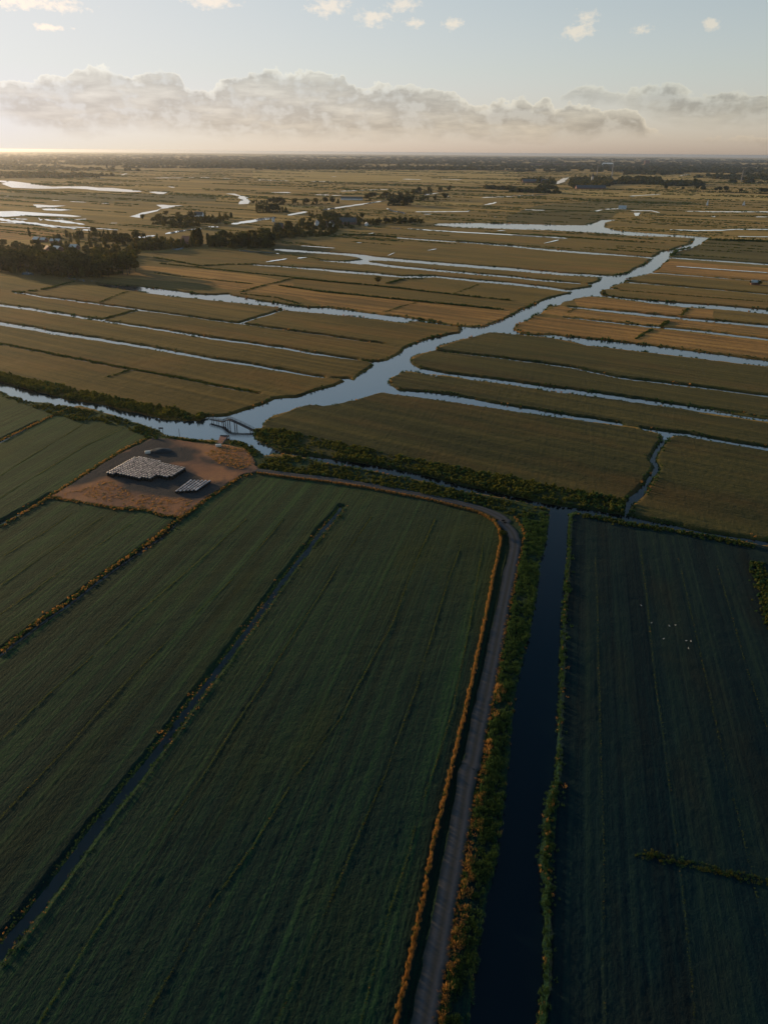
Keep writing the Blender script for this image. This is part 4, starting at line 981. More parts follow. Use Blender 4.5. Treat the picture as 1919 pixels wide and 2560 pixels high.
def row(c, pts, n, h, kinds, where, group, spread=5):
    P = TG(c, pts); seg = np.linalg.norm(np.diff(P, axis=0), axis=1); cum = np.concatenate([[0], np.cumsum(seg)])
    UNDER.append((np.concatenate([P + (0, spread), P[::-1] - (0, spread)]), h * .8))
    for i in range(n):
        t = cum[-1] * (i + random.uniform(.1, .9)) / n
        q = np.array((np.interp(t, cum, P[:, 0]), np.interp(t, cum, P[:, 1]))) + rng.normal(0, spread, 2)
        tree(q, random.choice(kinds), h * random.uniform(.65, 1.25), where, group)
D4 = ['round0', 'round1', 'round0', 'round1', 'round2']; MX = ['round0', 'round1', 'round2', 'round3']; SM = ['small0', 'small1', 'round2']
wood('c3', [(-60, 800), (0, 795), (200, 800), (420, 815), (640, 810), (880, 810), (905, 840), (650, 870), (420, 864), (200, 838), (0, 832), (-60, 832)], 46, 7.0, 21, D4, 'packed into the near left village wood', 'trees of the dark wood')
wood('c3', [(-60, 720), (200, 720), (440, 730), (640, 740), (880, 770), (880, 805), (640, 800), (420, 800), (200, 795), (-60, 795)], 34, 9.0, 13, D4, 'behind the front of the village wood', 'trees behind the dark wood')
wood('c3', [(-40, 655), (180, 655), (330, 660), (480, 690), (640, 680), (840, 690), (900, 735), (640, 735), (420, 722), (0, 715)], 32, 15, 10, MX, 'among pale roofs behind the wood', 'trees among the pale roofs')
wood('c3', [(480, 600), (620, 590), (830, 600), (980, 620), (1130, 640), (1240, 620), (1300, 640), (1230, 665), (1000, 690), (840, 665), (600, 640)], 26, 14, 13, MX, 'near the canal right of the wood', 'trees along the village canal')
row('c3', [(960, 500), (1050, 505), (1120, 540), (1260, 545), (1390, 535), (1500, 515)], 12, 14, MX, 'on the far canal bank', 'trees on the far canal bank', 10)
wood('c3', [(980, 470), (1200, 470), (1400, 480), (1400, 520), (1150, 545), (990, 550)], 8, 28, 15, MX, 'on rough ground beyond the canal', 'trees beyond the canal')
row('c3', [(1255, 655), (1300, 660), (1345, 662)], 5, 22, ['poplar1', 'poplar0'], 'in the row left of the tallest clump', 'poplars by the canal', 2)
wood('c3', [(1320, 662), (1420, 640), (1700, 630), (1780, 650), (1760, 672), (1500, 678), (1380, 675)], 22, 9, 19, D4, 'in the tall mid-village clump', 'trees of the middle clump')
wood('c4', [(20, 600), (140, 560), (330, 510), (500, 500), (525, 560), (510, 590), (330, 598), (120, 615)], 20, 12, 15, MX, 'around the white-gabled houses', 'garden trees of the village')
wood('c4', [(330, 478), (560, 468), (740, 495), (760, 510), (560, 505), (480, 495)], 12, 14, 12, D4, 'behind the white-gabled houses', 'trees behind the houses')
row('c4', [(760, 520), (860, 518), (960, 520), (1070, 522)], 11, 13, ['round0', 'small1', 'round1'], 'in the belt beside the long barn', 'tree belt right of the barn', 4)
row('c4', [(0, 392), (180, 393), (360, 393), (530, 388)], 16, 16, MX, 'in the long row beyond the tan field', 'row beyond the tan field', 8)
row('c4', [(0, 446), (110, 444), (210, 442)], 7, 18, D4, 'in the clump left of the tan field', 'clump by the tan field', 10)
row('c4', [(700, 372), (800, 352), (920, 338), (1050, 325), (1160, 312), (1270, 303)], 14, 18, MX, 'in the distant row along the canal', 'distant canal row', 14)
row('c4', [(855, 398), (930, 398), (1000, 396)], 7, 22, D4, 'in the clump ending the canal', 'clump at the end of the canal', 8)
row('c4', [(1010, 368), (1110, 366), (1230, 362)], 5, 16, D4, 'in the low clump beyond pale strips', 'clump beyond the strips', 10)
row('c5', [(990, 300), (1160, 306), (1330, 312), (1480, 316), (1700, 326)], 12, 20, D4, 'in the hedgerow before far tan fields', 'right-hand hedgerow', 12)
tree(TG('c4', [(790, 908)])[0], 'small0', 9, 'standing alone beside the dark field line below the forked ditch', None)
tree(TG('d5', [(508, 108)])[0], 'small1', 3.4, 'at the inner bend of the farm track', None)
tree(TG('c8', [(590, 158)])[0], 'small1', 6, 'on the tip of land in the river bend', None)
tree(TG('c5', [(1600, 918)])[0], 'small1', 6, 'right of the little shed in the far right meadow', None)
tree(TG('c5', [(1545, 912)])[0], 'small0', 4.5, 'left of the little shed in the far right meadow', None)
tree(TG('c3', [(198, 605)])[0], 'poplar0', 14, 'rising alone above the pale roofs', None)

# bushes and saplings filling the ground under the village trees
UP, UH = [], []
for poly, h in UNDER:
    lo, hi = poly.min(0), poly.max(0)
    q = in_poly(poly, int(np.prod(hi - lo) / 34)); UP.append(q); UH.append(np.full(len(q), h))
UP = np.concatenate(UP); UH = np.concatenate(UH)
k = fbm(UP[:, 0] / 40, UP[:, 1] / 40) > -.12; UP, UH = UP[k], UH[k]; k = open_view(UP, 4) & dry_far(UP); UP, UH = UP[k], UH[k]
scatter('undergrowth', [leaf_clump(30, 1.0, 1.0, .35) for _ in range(4)], UP, UH * (.10 + .10 * rng.random(len(UP))), UH * (.07 + .2 * rng.random(len(UP)) ** 2), [M['tree'], M['tree_olive']], 'bushes and saplings filling the ground under the village trees', 'undergrowth', (rng.random(len(UP)) > .6).astype(int))
FILL = []
for c_, p_, dn_, h_ in (('c3', [(-60, 650), (200, 635), (330, 612), (600, 592), (870, 606), (1240, 640), (1300, 665), (1000, 695), (880, 785), (-60, 795)], .0075, 9),('c3', [(-60, 790), (200, 790), (640, 800), (900, 805), (905, 838), (650, 868), (420, 862), (200, 836), (-60, 830)], .010, 15), ('c3', [(200, 690), (480, 690), (840, 690), (1240, 640), (1300, 660), (1000, 690), (880, 770), (640, 745), (420, 730)], .005, 9), ('c3', [(880, 640), (1100, 628), (1300, 640), (1310, 664), (1000, 692), (880, 690)], .012, 12), ('c4', [(-20, 628), (140, 585), (340, 532), (760, 516), (1070, 512), (1072, 523), (760, 530), (530, 560), (510, 592), (120, 622), (-20, 660)], .008, 10), ('c3', [(960, 505), (1120, 545), (1390, 535), (1500, 515), (1500, 470), (1395, 470), (1200, 490), (1000, 500)], .003, 10), ('c3', [(870, 590), (1010, 572), (1110, 560), (1120, 572), (1000, 590), (880, 604)], .004, 7),
                      ('c3', [(1310, 655), (1420, 640), (1700, 615), (1790, 645), (1760, 672), (1500, 680), (1380, 678)], .007, 15), ('c4', [(0, 610), (140, 565), (330, 515), (520, 520), (525, 560), (510, 590), (330, 600), (120, 620)], .004, 10), ('c4', [(325, 470), (440, 455), (560, 460), (750, 490), (760, 512), (560, 508), (420, 500)], .006, 9), ('c4', [(745, 515), (860, 500), (1070, 508), (1072, 524), (900, 522), (760, 528)], .006, 10),
                      ('c4', [(-20, 396), (0, 380), (530, 372), (540, 390), (300, 394)], .003, 9), ('c4', [(0, 448), (0, 420), (210, 418), (215, 440)], .003, 12), ('c4', [(700, 372), (850, 335), (1000, 318), (1270, 292), (1275, 304), (1000, 336), (850, 356)], .0022, 12), ('c4', [(850, 398), (870, 370), (1000, 372), (1005, 397)], .004, 15), ('c4', [(1010, 370), (1020, 352), (1225, 350), (1235, 362)], .0025, 11), ('c4', [(330, 445), (480, 425), (620, 408), (620, 414), (480, 434), (335, 452)], .003, 6)):
    poly = TG(c_, p_); lo, hi = poly.min(0), poly.max(0); q = in_poly(poly, min(6000, int(np.prod(hi - lo) * dn_)))
    FILL.append(np.concatenate([q, np.full((len(q), 1), h_)], 1))
FILL = np.concatenate(FILL); FILL = FILL[open_view(FILL[:, :2], 9) & dry_far(FILL[:, :2])]; k = fbm(FILL[:, 0] / 38 + 7, FILL[:, 1] / 38) + .25 * rng.random(len(FILL)) > .08; FILL = FILL[k]
scatter('trees_beyond', [leaf_clump(44, 1.0, 1.0, .26) for _ in range(5)], FILL[:, :2], FILL[:, 2] * (.20 + .14 * rng.random(len(FILL))), FILL[:, 2] * (.3 + .9 * rng.random(len(FILL)) ** 1.8), [M['tree'], M['tree_olive']], 'close mass of lesser trees and tall bushes filling the village tree belt', 'woodland', (rng.random(len(FILL)) > .5).astype(int))
# reed lines that mark the ditches of the far marsh
RL = []
for _ in range(420):
    dpt = math.exp(random.uniform(math.log(1.2), math.log(6.5))); r_ = H / math.tan(R(dpt)); a_ = R(random.uniform(-34, 34))
    c_ = np.array((r_ * math.sin(a_), r_ * math.cos(a_)))
    if c_[1] < 900: continue
    L_ = random.uniform(60, 420) * r_ / 2000; n = int(L_ / (r_ / 450)); t_ = (rng.random(n) - .5) * L_
    RL.append(np.concatenate([c_ + dA * t_[:, None] + rng.normal(0, r_ / 1500, (n, 2)), np.full((n, 1), r_)], 1))
RL = np.concatenate(RL); RL = RL[(sd_water(RL[:, :2]) > 2) & dry_far(RL[:, :2])]
scatter('reeds', BL, RL[:, :2], RL[:, 2] / 420 * (.5 + rng.random(len(RL))), (.8 + 1.2 * rng.random(len(RL))) * np.clip(RL[:, 2] / 1500, .8, 2), [M['reed'], M['scrub']], 'dark reedy lines marking the ditches across the far marsh', 'reeds', (rng.random(len(RL)) > .5).astype(int))
# far woods and hedges that read as masses
BLOB = [leaf_clump(16, 1.0, 1.0, .55) for _ in range(3)]
def far_wood(polys, dens, s, h, label):
    P = []
    for c, pts in polys:
        poly = TG(c, pts); lo, hi = poly.min(0), poly.max(0)
        P.append(in_poly(poly, min(9000, int(np.prod(hi - lo) * dens))))
    P = np.concatenate(P)
    f = fbm(P[:, 0] / 160, P[:, 1] / 160); P = P[f > -.28]
    scatter('far_wood', BLOB, P, s * (.6 + .8 * rng.random(len(P))), h * (.5 + .8 * rng.random(len(P))), [M['tree'], M['tree_olive']], label, 'woodland', (rng.random(len(P)) > .6).astype(int))
far_wood([('c5', [(640, 262), (700, 232), (820, 225), (960, 235), (975, 262)]), ('c5', [(960, 272), (960, 258), (1240, 255), (1240, 272)])], .0016, 9, 13, 'dark far wood right of the distant inlet')
far_wood([('c5', [(60, 250), (60, 236), (260, 232), (280, 262), (200, 262)]), ('c5', [(370, 262), (380, 232), (500, 225), (640, 228), (640, 270), (560, 292), (380, 285)])], .0009, 9, 12, 'loose trees of the distant village by the inlet')
far_wood([('c5', [(-20, 312), (-20, 300), (300, 308), (300, 322)]), ('c5', [(165, 292), (170, 278), (280, 282), (290, 294)]), ('c4', [(1480, 292), (1480, 284), (1680, 290), (1680, 302)]), ('c5', [(500, 330), (500, 326), (535, 326), (535, 330)]), ('c5', [(390, 326), (435, 326), (435, 329), (390, 329)])], .004, 7, 9, 'dark hedges along the edge of the far tan fields')
far_wood([('c3', [(-80, 222), (-80, 190), (200, 190), (560, 200), (745, 208), (745, 220), (500, 221)])], .0010, 9, 11, 'long dark wood on the left behind the bright mere')
far_wood([('c3', [(-80, 165), (-80, 150), (300, 152), (700, 166), (1000, 170), (1000, 176), (500, 176)]), ('c4', [(0, 166), (0, 158), (600, 158), (1100, 158), (1658, 166), (1658, 172), (900, 168)]), ('c5', [(0, 180), (0, 172), (300, 172), (700, 168), (700, 180)]), ('c5', [(700, 200), (700, 186), (1000, 180), (1100, 190), (1100, 198)]), ('c5', [(1180, 218), (1250, 205), (1650, 200), (1750, 220), (1700, 236), (1420, 236)]), ('c5', [(1400, 245), (1700, 250), (1700, 256), (1400, 252)])], .00022, 16, 12, 'scattered hedgerows and copses across the far plain')
# the last kilometres before the horizon
az = np.radians(rng.uniform(-36, 36, 15000)); rr_ = 120 / np.tan(np.radians(rng.uniform(.28, 1.15, 15000)))
P = np.stack([rr_ * np.sin(az), rr_ * np.cos(az)], 1)
f = fbm(P[:, 0] / 1400, P[:, 1] / 700)
P = P[f > -.12]; q = np.hypot(P[:, 0], P[:, 1])
scatter('far_wood', BLOB, P, 14 * (.6 + rng.random(len(P))) * (q / 7000), 11 * (.5 + rng.random(len(P))), [M['tree'], M['tree_olive']], 'hazy belts of trees below the horizon', 'woodland', (rng.random(len(P)) > .6).astype(int))

# ------------------------------------------------------------------ BALES
def bale_mesh(lying=False):
    bm = bmesh.new()
    bmesh.ops.create_cone(bm, cap_ends=True, segments=14, radius1=.57 if not lying else .60, radius2=.57 if not lying else .60, depth=1.7 if not lying else 1.25)
    es = [e for e in bm.edges if abs(e.verts[0].co.z) > .5 and abs(e.verts[1].co.z) > .6 and abs(e.verts[0].co.z - e.verts[1].co.z) < .01]
    bmesh.ops.bevel(bm, geom=es, offset=.16, segments=2, affect='EDGES')
    for v in bm.verts:
        v.co.x += random.uniform(-.02, .02); v.co.y += random.uniform(-.02, .02)
        if v.co.z > .5 and not lying: v.co.z += .12 * (1 - (v.co.x ** 2 + v.co.y ** 2) / .4)
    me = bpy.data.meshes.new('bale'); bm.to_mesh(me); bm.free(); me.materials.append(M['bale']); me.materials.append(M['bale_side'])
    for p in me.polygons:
        p.use_smooth = True; p.material_index = (0 if p.normal.z > .8 else 1) if not lying else (0 if p.center.y > .36 else 1)  # lying bales: upper side coloured pale for the light on it, rest dark
    return me
BM = [bale_mesh() for _ in range(3)]; BML = [bale_mesh(True) for _ in range(2)]
def bale(p, z, lying, rz, label, group):
    o = link(bpy.data.objects.new('wrapped_bale', random.choice(BML if lying else BM)))
    o.location = (p[0], p[1], z + LAND + .3)
    o.rotation_euler = (R(90), 0, rz) if lying else (random.uniform(-.04, .04), random.uniform(-.04, .04), random.random() * 6.28)
    tag(o, label, 'bale', group)
# the big block, rows running from its left corner to its back corner
pz = LAND + 1.9
cL, cB, cR = (np.array(G(*T('pile', [q])[0][:2], pz)) for q in ((160, 262), (500, 72), (1150, 205)))
cF = np.array(G(*T('pile', [(690, 330)])[0][:2], pz))
NA, NBb = 11, 26
u = (cB - cL); v = (cR - cB)
print('block', np.linalg.norm(u), np.linalg.norm(v), np.linalg.norm(cF - cL))
NA = max(8, int(np.linalg.norm(u) / 1.42)); NBb = int(np.linalg.norm(v) / 1.42)
poly_pile = np.array([G(*q[:2], pz) for q in T('pile', [(140, 265), (480, 58), (620, 62), (870, 128), (880, 150), (1170, 195), (960, 318), (760, 298), (745, 335), (690, 345), (480, 318), (250, 282)])])
un = u / np.linalg.norm(u); vn = v / np.linalg.norm(v)
cnt = 0; cells = []
for i in range(-8, 40):
    for j in range(-30, 50):
        q = cL + un * (i * 1.37) + vn * (j * 1.37)
        if inside(np.array([q[0]]), np.array([q[1]]), poly_pile)[0]: cells.append((i, j, q))
print('bales in block', len(cells))
BALE_CELLS = cells
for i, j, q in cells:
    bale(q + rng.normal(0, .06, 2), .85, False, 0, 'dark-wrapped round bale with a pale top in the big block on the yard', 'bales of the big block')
# the small pile: six lines of bales on their sides
a0, a1 = (np.array(G(*T('pile', [q])[0][:2], LAND + 1)) for q in ((1035, 520), (1240, 368)))
b0, b1 = (np.array(G(*T('pile', [q])[0][:2], LAND + 1)) for q in ((1285, 505), (1480, 375)))
dl = (a1 - a0); nb = max(4, int(np.linalg.norm(dl) / 1.32)); rz = math.atan2(dl[1], dl[0]) - math.pi / 2
print('small pile', np.linalg.norm(dl), np.linalg.norm(b0 - a0))
ROWN = ['left-hand outer', 'second from the left', 'third from the left', 'third from the right', 'second from the right', 'right-hand outer']
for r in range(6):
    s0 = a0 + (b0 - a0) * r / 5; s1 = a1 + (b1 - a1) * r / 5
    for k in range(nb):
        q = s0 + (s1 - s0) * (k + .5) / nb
        bale(q + rng.normal(0, .03, 2), .62, True, rz, 'bale with sunlit-painted top lying in the %s row of the small pile' % ROWN[r], 'bales of the small pile')

# ------------------------------------------------------------------ FOOTBRIDGE
def P3(c, p, z): 
    q = T(c, [p])[0]; g = G(q[0], q[1], z); return Vector((g[0], g[1], z))
b_l, b_p, b_q, b_r = P3('br', (455, 318), 0), P3('br', (585, 325), 0), P3('br', (740, 345), 0), P3('br', (990, 452), 0)
ax = (b_r - b_l); ax.z = 0; Lb = ax.length; ax.normalize(); ay = Vector((-ax.y, ax.x, 0))
def onaxis(t, z, s=0): return b_l + ax * (Lb * t) + ay * s + Vector((0, 0, z))
t1, t2 = (b_p - b_l).dot(ax) / Lb, (b_q - b_l).dot(ax) / Lb
print('bridge length', Lb, t1, t2)
prof = [(-.04, 1.5), (t1, 3.7), (t2, 3.35), (1.02, 1.15)]
root = empty('footbridge', b_l)
tag(root, 'arched wooden footbridge on posts crossing the mouth of the west canal', 'footbridge')
def local(me_ob):
    me_ob.data.transform(Matrix.Translation(-b_l)); return me_ob
pts = []
for (ta, za), (tb, zb) in zip(prof[:-1], prof[1:]):
    for k in range(4):
        pts.append((ta + (tb - ta) * k / 4, za + (zb - za) * k / 4))
pts.append(prof[-1])
z_s = [p[1] for p in pts]
z_s = [z_s[0]] + [(z_s[i - 1] + 2 * z_s[i] + z_s[i + 1]) / 4 for i in range(1, len(z_s) - 1)] + [z_s[-1]]
pts = [(p[0], z) for p, z in zip(pts, z_s)]
db = MB()
for (ta, za), (tb, zb) in zip(pts[:-1], pts[1:]):
    db.beam(onaxis(ta, za), onaxis(tb, zb), 1.7, .16)
    for s in (-.8, .8): db.beam(onaxis(ta, za - .2, s), onaxis(tb, zb - .2, s), .16, .3)
local(db.build('deck', M['timber'], root))
for s in (-.82, .82):
    rb = MB()
    for (ta, za), (tb, zb) in zip(pts[:-1], pts[1:]):
        for hh_ in (.55, 1.05): rb.beam(onaxis(ta, za + hh_, s), onaxis(tb, zb + hh_, s), .09, .1)
    for ta, za in pts: rb.beam(onaxis(ta, za, s), onaxis(ta + .0001, za + 1.1, s), .12, .12)
    local(rb.build('railing', M['timber'], root))
for t_ in (0.02, t1, t2, .96):
    zt = np.interp(t_, [p[0] for p in pts], [p[1] for p in pts])
    for s in (-.7, .7):
        pb = MB(); pb.bar(onaxis(t_, -1.2, s), onaxis(t_, zt - .1, s), .21, 8)
        local(pb.build('post', M['timber'], root))
    cb = MB(); cb.beam(onaxis(t_, zt - .4, -1.0), onaxis(t_, zt - .4, 1.0), .2, .22); local(cb.build('crossbeam', M['timber'], root))
# the low landing stage that leads to it from the left bank
j0 = P3('br', (190, 215), LAND + .25); j1 = onaxis(-.04, LAND + .6)
jr = empty('walkway', j0); tag(jr, 'low railed wooden walkway leading from the left bank to the footbridge', 'walkway')
def jl(o): o.data.transform(Matrix.Translation(-j0)); return o
jd = (j1 - j0); jn = Vector((-jd.y, jd.x, 0)).normalized()
b = MB(); b.beam(j0, j1, 1.5, .16); jl(b.build('deck', M['timber'], jr))
for s in (-.7, .7):
    b = MB()
    for k in range(6): q = j0 + jd * (k / 5) + jn * s; b.beam(q, q + Vector((.001, 0, 1.05)), .12, .12)
    for hh_ in (.55, 1.0): b.beam(j0 + jn * s + Vector((0, 0, hh_)), j1 + jn * s + Vector((0, 0, hh_)), .09, .1)
    jl(b.build('railing', M['timber'], jr))
for k in (1, 3, 5):
    b = MB()
    for s in (-.6, .6): q = j0 + jd * (k / 5) + jn * s; b.bar((q.x, q.y, -1), (q.x, q.y, q.z), .12)
    jl(b.build('post', M['timber'], jr))
# red loading stage at the yard's shore
dk = [P3('br', q, .95) for q in ((385, 512), (548, 515), (432, 668), (330, 655))]
dr = empty('landing_stage', dk[3]); tag(dr, 'red rusty loading stage sticking out from the yard into the water', 'landing stage')
o0 = dk[3]
def dlc(o): o.data.transform(Matrix.Translation(-o0)); return o
b = MB(); b.prism([(q.x, q.y) for q in dk[::-1]], .62, .95); dlc(b.build('deck', M['red_deck'], dr))
b = MB(); b.beam(dk[1] + Vector((0, 0, .25)), dk[2] + Vector((0, 0, .25)), .18, .5); dlc(b.build('side_rail', M['steel'], dr))
b = MB(); c_ = dk[0] * .6 + dk[1] * .25 + dk[3] * .1 + dk[2] * .05
b.beam(dk[0] * .92 + dk[3] * .08 + Vector((0, 0, .2)), dk[1] * .92 + dk[2] * .08 + Vector((0, 0, .2)), .3, .4); dlc(b.build('end_bar', M['steel'], dr))
for q in dk:
    b = MB(); b.bar((q.x, q.y, -1.4), (q.x, q.y, .9), .2); dlc(b.build('post', M['steel'], dr))
q = P3('br', (352, 722), LAND + .3)
b = MB(); b.box((0, 0, .45), (2.6, 1.3, .9), .2, .08); b.box((0, 0, .95), (2.2, 1.0, .12), .2, .03)
o = b.build('water_tank', M['paleroof']); o.location = q; tag(o, 'pale box-shaped tank on the yard at the foot of the red stage', 'tank')
# sign frame and lone pole in the water by the yard
q = P3('d1', (1047, 318), 0); root2 = empty('sign_frame', q); tag(root2, 'dark two-legged sign frame standing in the canal beside the bank', 'sign')
for s in (-.75, .75):
    b = MB(); b.bar((s, 0, -1), (s, 0, 2.6), .12); b.build('leg', M['timber'], root2)
b = MB(); b.box((0, 0, 2.5), (2.2, .1, .8)); b.build('board', M['steel'], root2)
q = P3('d1', (1163, 338), 0)
b = MB(); b.bar((0, 0, -1), (.15, 0, 3.6), .14, 8, .1); b.bar((.15, 0, 3.6), (.155, 0, 3.8), .16, 8, .02)
o = b.build('mooring_pole', M['timber']); o.location = q; tag(o, 'single slim mooring pole standing in the canal before the yard', 'pole')
# black-sheeted heap behind the bales
q0, q1 = P3('d1', (965, 440), LAND + .2), P3('d1', (1118, 438), LAND + .2)
bm = bmesh.new(); bmesh.ops.create_uvsphere(bm, u_segments=20, v_segments=10, radius=1)
for vtx in bm.verts:
    vtx.co.z = max(vtx.co.z, -.05); f_ = 1 + .14 * math.sin(vtx.co.x * 7) * math.cos(vtx.co.y * 5)
    vtx.co = Vector((vtx.co.x * (q1 - q0).length / 2, vtx.co.y * 2.6 * f_, vtx.co.z * 1.5 * f_))
me = bpy.data.meshes.new('heap'); bm.to_mesh(me); bm.free(); me.materials.append(M['tarp'])
for p in me.polygons: p.use_smooth = True
o = link(bpy.data.objects.new('silage_heap', me)); o.location = (q0 + q1) / 2; o.rotation_euler = (0, 0, math.atan2((q1 - q0).y, (q1 - q0).x))
tag(o, 'long low black-sheeted heap behind the big block of bales', 'heap')
q = P3('d1', (958, 448), LAND + .3)
b = MB(); b.box((0, 0, .5), (2.4, 1.4, 1.0), .3, .1); b.box((0, 0, 1.06), (1.8, .9, .12), .3)
o = b.build('feed_trough', M['paleroof']); o.location = q; tag(o, 'small pale trough left of the black-sheeted heap', 'trough')

# ------------------------------------------------------------------ BUILDINGS
def house(c, p, w, l, h, rh, rz, wall, roof, label, name='house', chim=True, nwin=3, group=None):
    q = TG(c, [p])[0]
    o = empty(name, (q[0], q[1], LAND), rz); tag(o, label, 'barn' if name == 'barn' else 'house', group)
    b = MB(); bm = b.bm
    x, y = w / 2, l / 2
    vs = [bm.verts.new(k) for k in ((-x, -y, -.3), (x, -y, -.3), (x, y, -.3), (-x, y, -.3), (-x, -y, h), (x, -y, h), (x, y, h), (-x, y, h), (0, -y, h + rh), (0, y, h + rh))]
    for f_ in ((0, 1, 5, 8, 4), (2, 3, 7, 9, 6), (1, 2, 6, 5), (3, 0, 4, 7)): bm.faces.new([vs[k] for k in f_])
    b.build('wall', M[wall], o)
    b = MB(); e = .45
    for s in (-1, 1):
        pr = [(0, -y - e, h + rh + .06), (s * (x + e), -y - e, h - e * rh / x + .06), (s * (x + e), y + e, h - e * rh / x + .06), (0, y + e, h + rh + .06)]
        up = [(k[0], k[1], k[2] + .22) for k in pr]
        vv_ = [b.bm.verts.new(k) for k in pr + up]
        for f_ in ((0, 1, 2, 3), (4, 5, 6, 7), (0, 1, 5, 4), (1, 2, 6, 5), (2, 3, 7, 6), (3, 0, 4, 7)): b.bm.faces.new([vv_[k] for k in f_])
    ro = b.build('roof', M[roof], o)
    if chim:
        b = MB(); b.box((x * .3, y * .4, h + rh * .75 + .6), (.7, .7, 1.6)); b.build('chimney', M['brick'], ro)
    for k in range(nwin):
        for s in (-1, 1):
            b = MB(); b.box((s * (x + .02), -y + l * (k + .5) / nwin, h * .5), (.08, 1.1, 1.3)); b.build('window', M['dark_glass'], o)
    for s in (-1, 1):
        b = MB(); b.box((-s * x * .35, s * (y + .02), 1.0), (1.0 if name == 'house' else w * .4, .08, 2.1 if name == 'house' else h * .7)); b.build('door', M['dark_glass'] if name == 'barn' else M['timber'], o)
        if name == 'house':
            b = MB(); b.box((s * x * .1, s * (y + .02), h + rh * .25), (1.1, .08, 1.1)); b.build('window', M['dark_glass'], o)
    return o
house('c4', (150, 555), 10, 15, 4.5, 6, R(75), 'brick', 'slate', 'large brick farmhouse with a grey-blue slate roof at the village front')
house('c4', (112, 505), 5, 6, 6.5, 3, R(10), 'white', 'slate', 'narrow tall white gabled house by the village canal')
house('c4', (395, 528), 8, 12, 5, 5, R(12), 'white', 'slate', 'white-gabled house, left one of the pair in the village gardens')
house('c4', (487, 538), 9, 12, 5, 5.5, R(-14), 'white', 'slate', 'white-gabled house, right one of the pair in the village gardens')
house('c4', (440, 530), 8, 10, 3.5, 4, R(80), 'brick', 'slate', 'low brick house between the two white-gabled houses', chim=False)
house('c4', (590, 518), 16, 34, 4, 7, R(84), 'brick', 'barnmetal', 'long grey-roofed barn right of the white-gabled houses', 'barn', False)
house('c4', (715, 530), 5, 7, 3.5, 2.5, R(20), 'white', 'paleroof', 'small white shed at the right end of the village front', 'barn', False, 1)
house('c3', (245, 632), 8, 11, 3.5, 3, R(62), 'brick', 'paleroof', 'pale-roofed house furthest back of those in the dark wood')
house('c3', (288, 634), 7, 9, 3.2, 2.6, R(70), 'brick', 'paleroof', 'small pale-roofed house right of the furthest pale roof')
house('c3', (365, 643), 8, 14, 3.5, 2.5, R(85), 'brick', 'paleroof', 'long pale-roofed house among the village trees')
house('c3', (377, 694), 9, 12, 3.5, 3, R(60), 'brick', 'paleroof', 'pale-roofed house beside the red-tiled one', nwin=2)
house('c3', (318, 698), 8, 10, 3.5, 4, R(40), 'brick', 'redtile', 'red-tiled house among the village trees')
house('c3', (487, 683), 8, 11, 3.5, 3, R(68), 'brick', 'paleroof', 'pale-roofed house nearest the middle of the dark wood')
house('c3', (1215, 645), 10, 16, 4, 6, R(60), 'brick', 'redtile', 'broad brick house left of the tall poplars')
house('c3', (1290, 470), 10, 18, 4, 5, R(80), 'white', 'barnmetal', 'grey-roofed house beyond the village canal', nwin=2)
house('c4', (620, 362), 12, 60, 4, 4, R(86), 'white', 'barnmetal', 'long low grey shed beyond the row of trees', 'barn', False)
house('c5', (505, 292), 26, 110, 5, 8, R(88), 'brick', 'barnmetal', 'very long blue-grey barn before the distant village', 'barn', False)
house('c5', (150, 252), 30, 120, 6, 9, R(86), 'brick', 'barnmetal', 'large blue-grey barn left of the distant inlet', 'barn', False)
house('c5', (1570, 912), 4.5, 8, 2.6, 1.8, R(80), 'brick', 'paleroof', 'little pale-roofed shed between two bushes in the right meadow', 'barn', False, 1)
house('c5', (712, 422), 12, 18, 4, 4, R(70), 'white', 'paleroof', 'lone white hut beside thin pools on the right marsh', 'barn', False, 1)

def block(c, p, w, l, h, mat, label, cat, rz=0, storeys=3, name='apartment_block', slope=0):
    q = TG(c, [p])[0]; o = empty(name, (q[0], q[1], LAND), rz); tag(o, label, cat)
    b = MB(); b.box((0, 0, h / 2 - .3), (w, l, h + .6)); b.build('wall', M[mat], o)
    b = MB()
    if slope:
        b.prism([(-w / 2, -l / 2), (w / 2, -l / 2), (w / 2, l / 2), (-w / 2, l / 2)], h, h + .5)
        for v_ in b.bm.verts:
            if v_.co.z > h + .1 and v_.co.y > 0: v_.co.z += slope
    else: b.box((0, 0, h + .35), (w + .6, l + .6, .6))
    b.build('roof', M['paleroof'] if slope else M['concrete'], o)
    for s in range(storeys):
        b = MB(); b.box((0, -l / 2 - .03, h * (s + .55) / storeys), (w * .9, .1, h / storeys * .45)); b.build('window', M['dark_glass'], o)
    return o
block('c5', (870, 134), 60, 22, 48, 'brick', 'reddish tower block rising above the hazy distant town', 'tower block', 0, 10)
block('c5', (617, 141), 120, 60, 22, 'white', 'big white hall catching the sun on the distant plain', 'hall', R(-20), 1, 'factory_hall', 8)
block('c5', (225, 138), 420, 60, 16, 'brick', 'very long low tan building on the distant plain', 'building', 0, 2, 'warehouse')
def mast(c, p, h, r, mat, label, name, cat):
    q = TG(c, [p])[0]; o = empty(name, (q[0], q[1], LAND)); tag(o, label, cat)
    b = MB()
    if name == 'church_tower':
        b.box((0, 0, h * .3), (r * 2, r * 2, h * .6)); b.build('tower', M[mat], o)
        b = MB(); b.bar((0, 0, h * .6), (0, 0, h), r * 1.3, 8, .1); b.build('spire', M['slate'], o)
    else:
        b.bar((0, 0, -1), (0, 0, h), r, 10, r * .55); b.build('shaft', M[mat], o)
        b = MB(); b.bar((0, 0, h * .93), (0, 0, h * .97), r * 1.6, 10); b.build('collar', M['steel'], o)
    return o
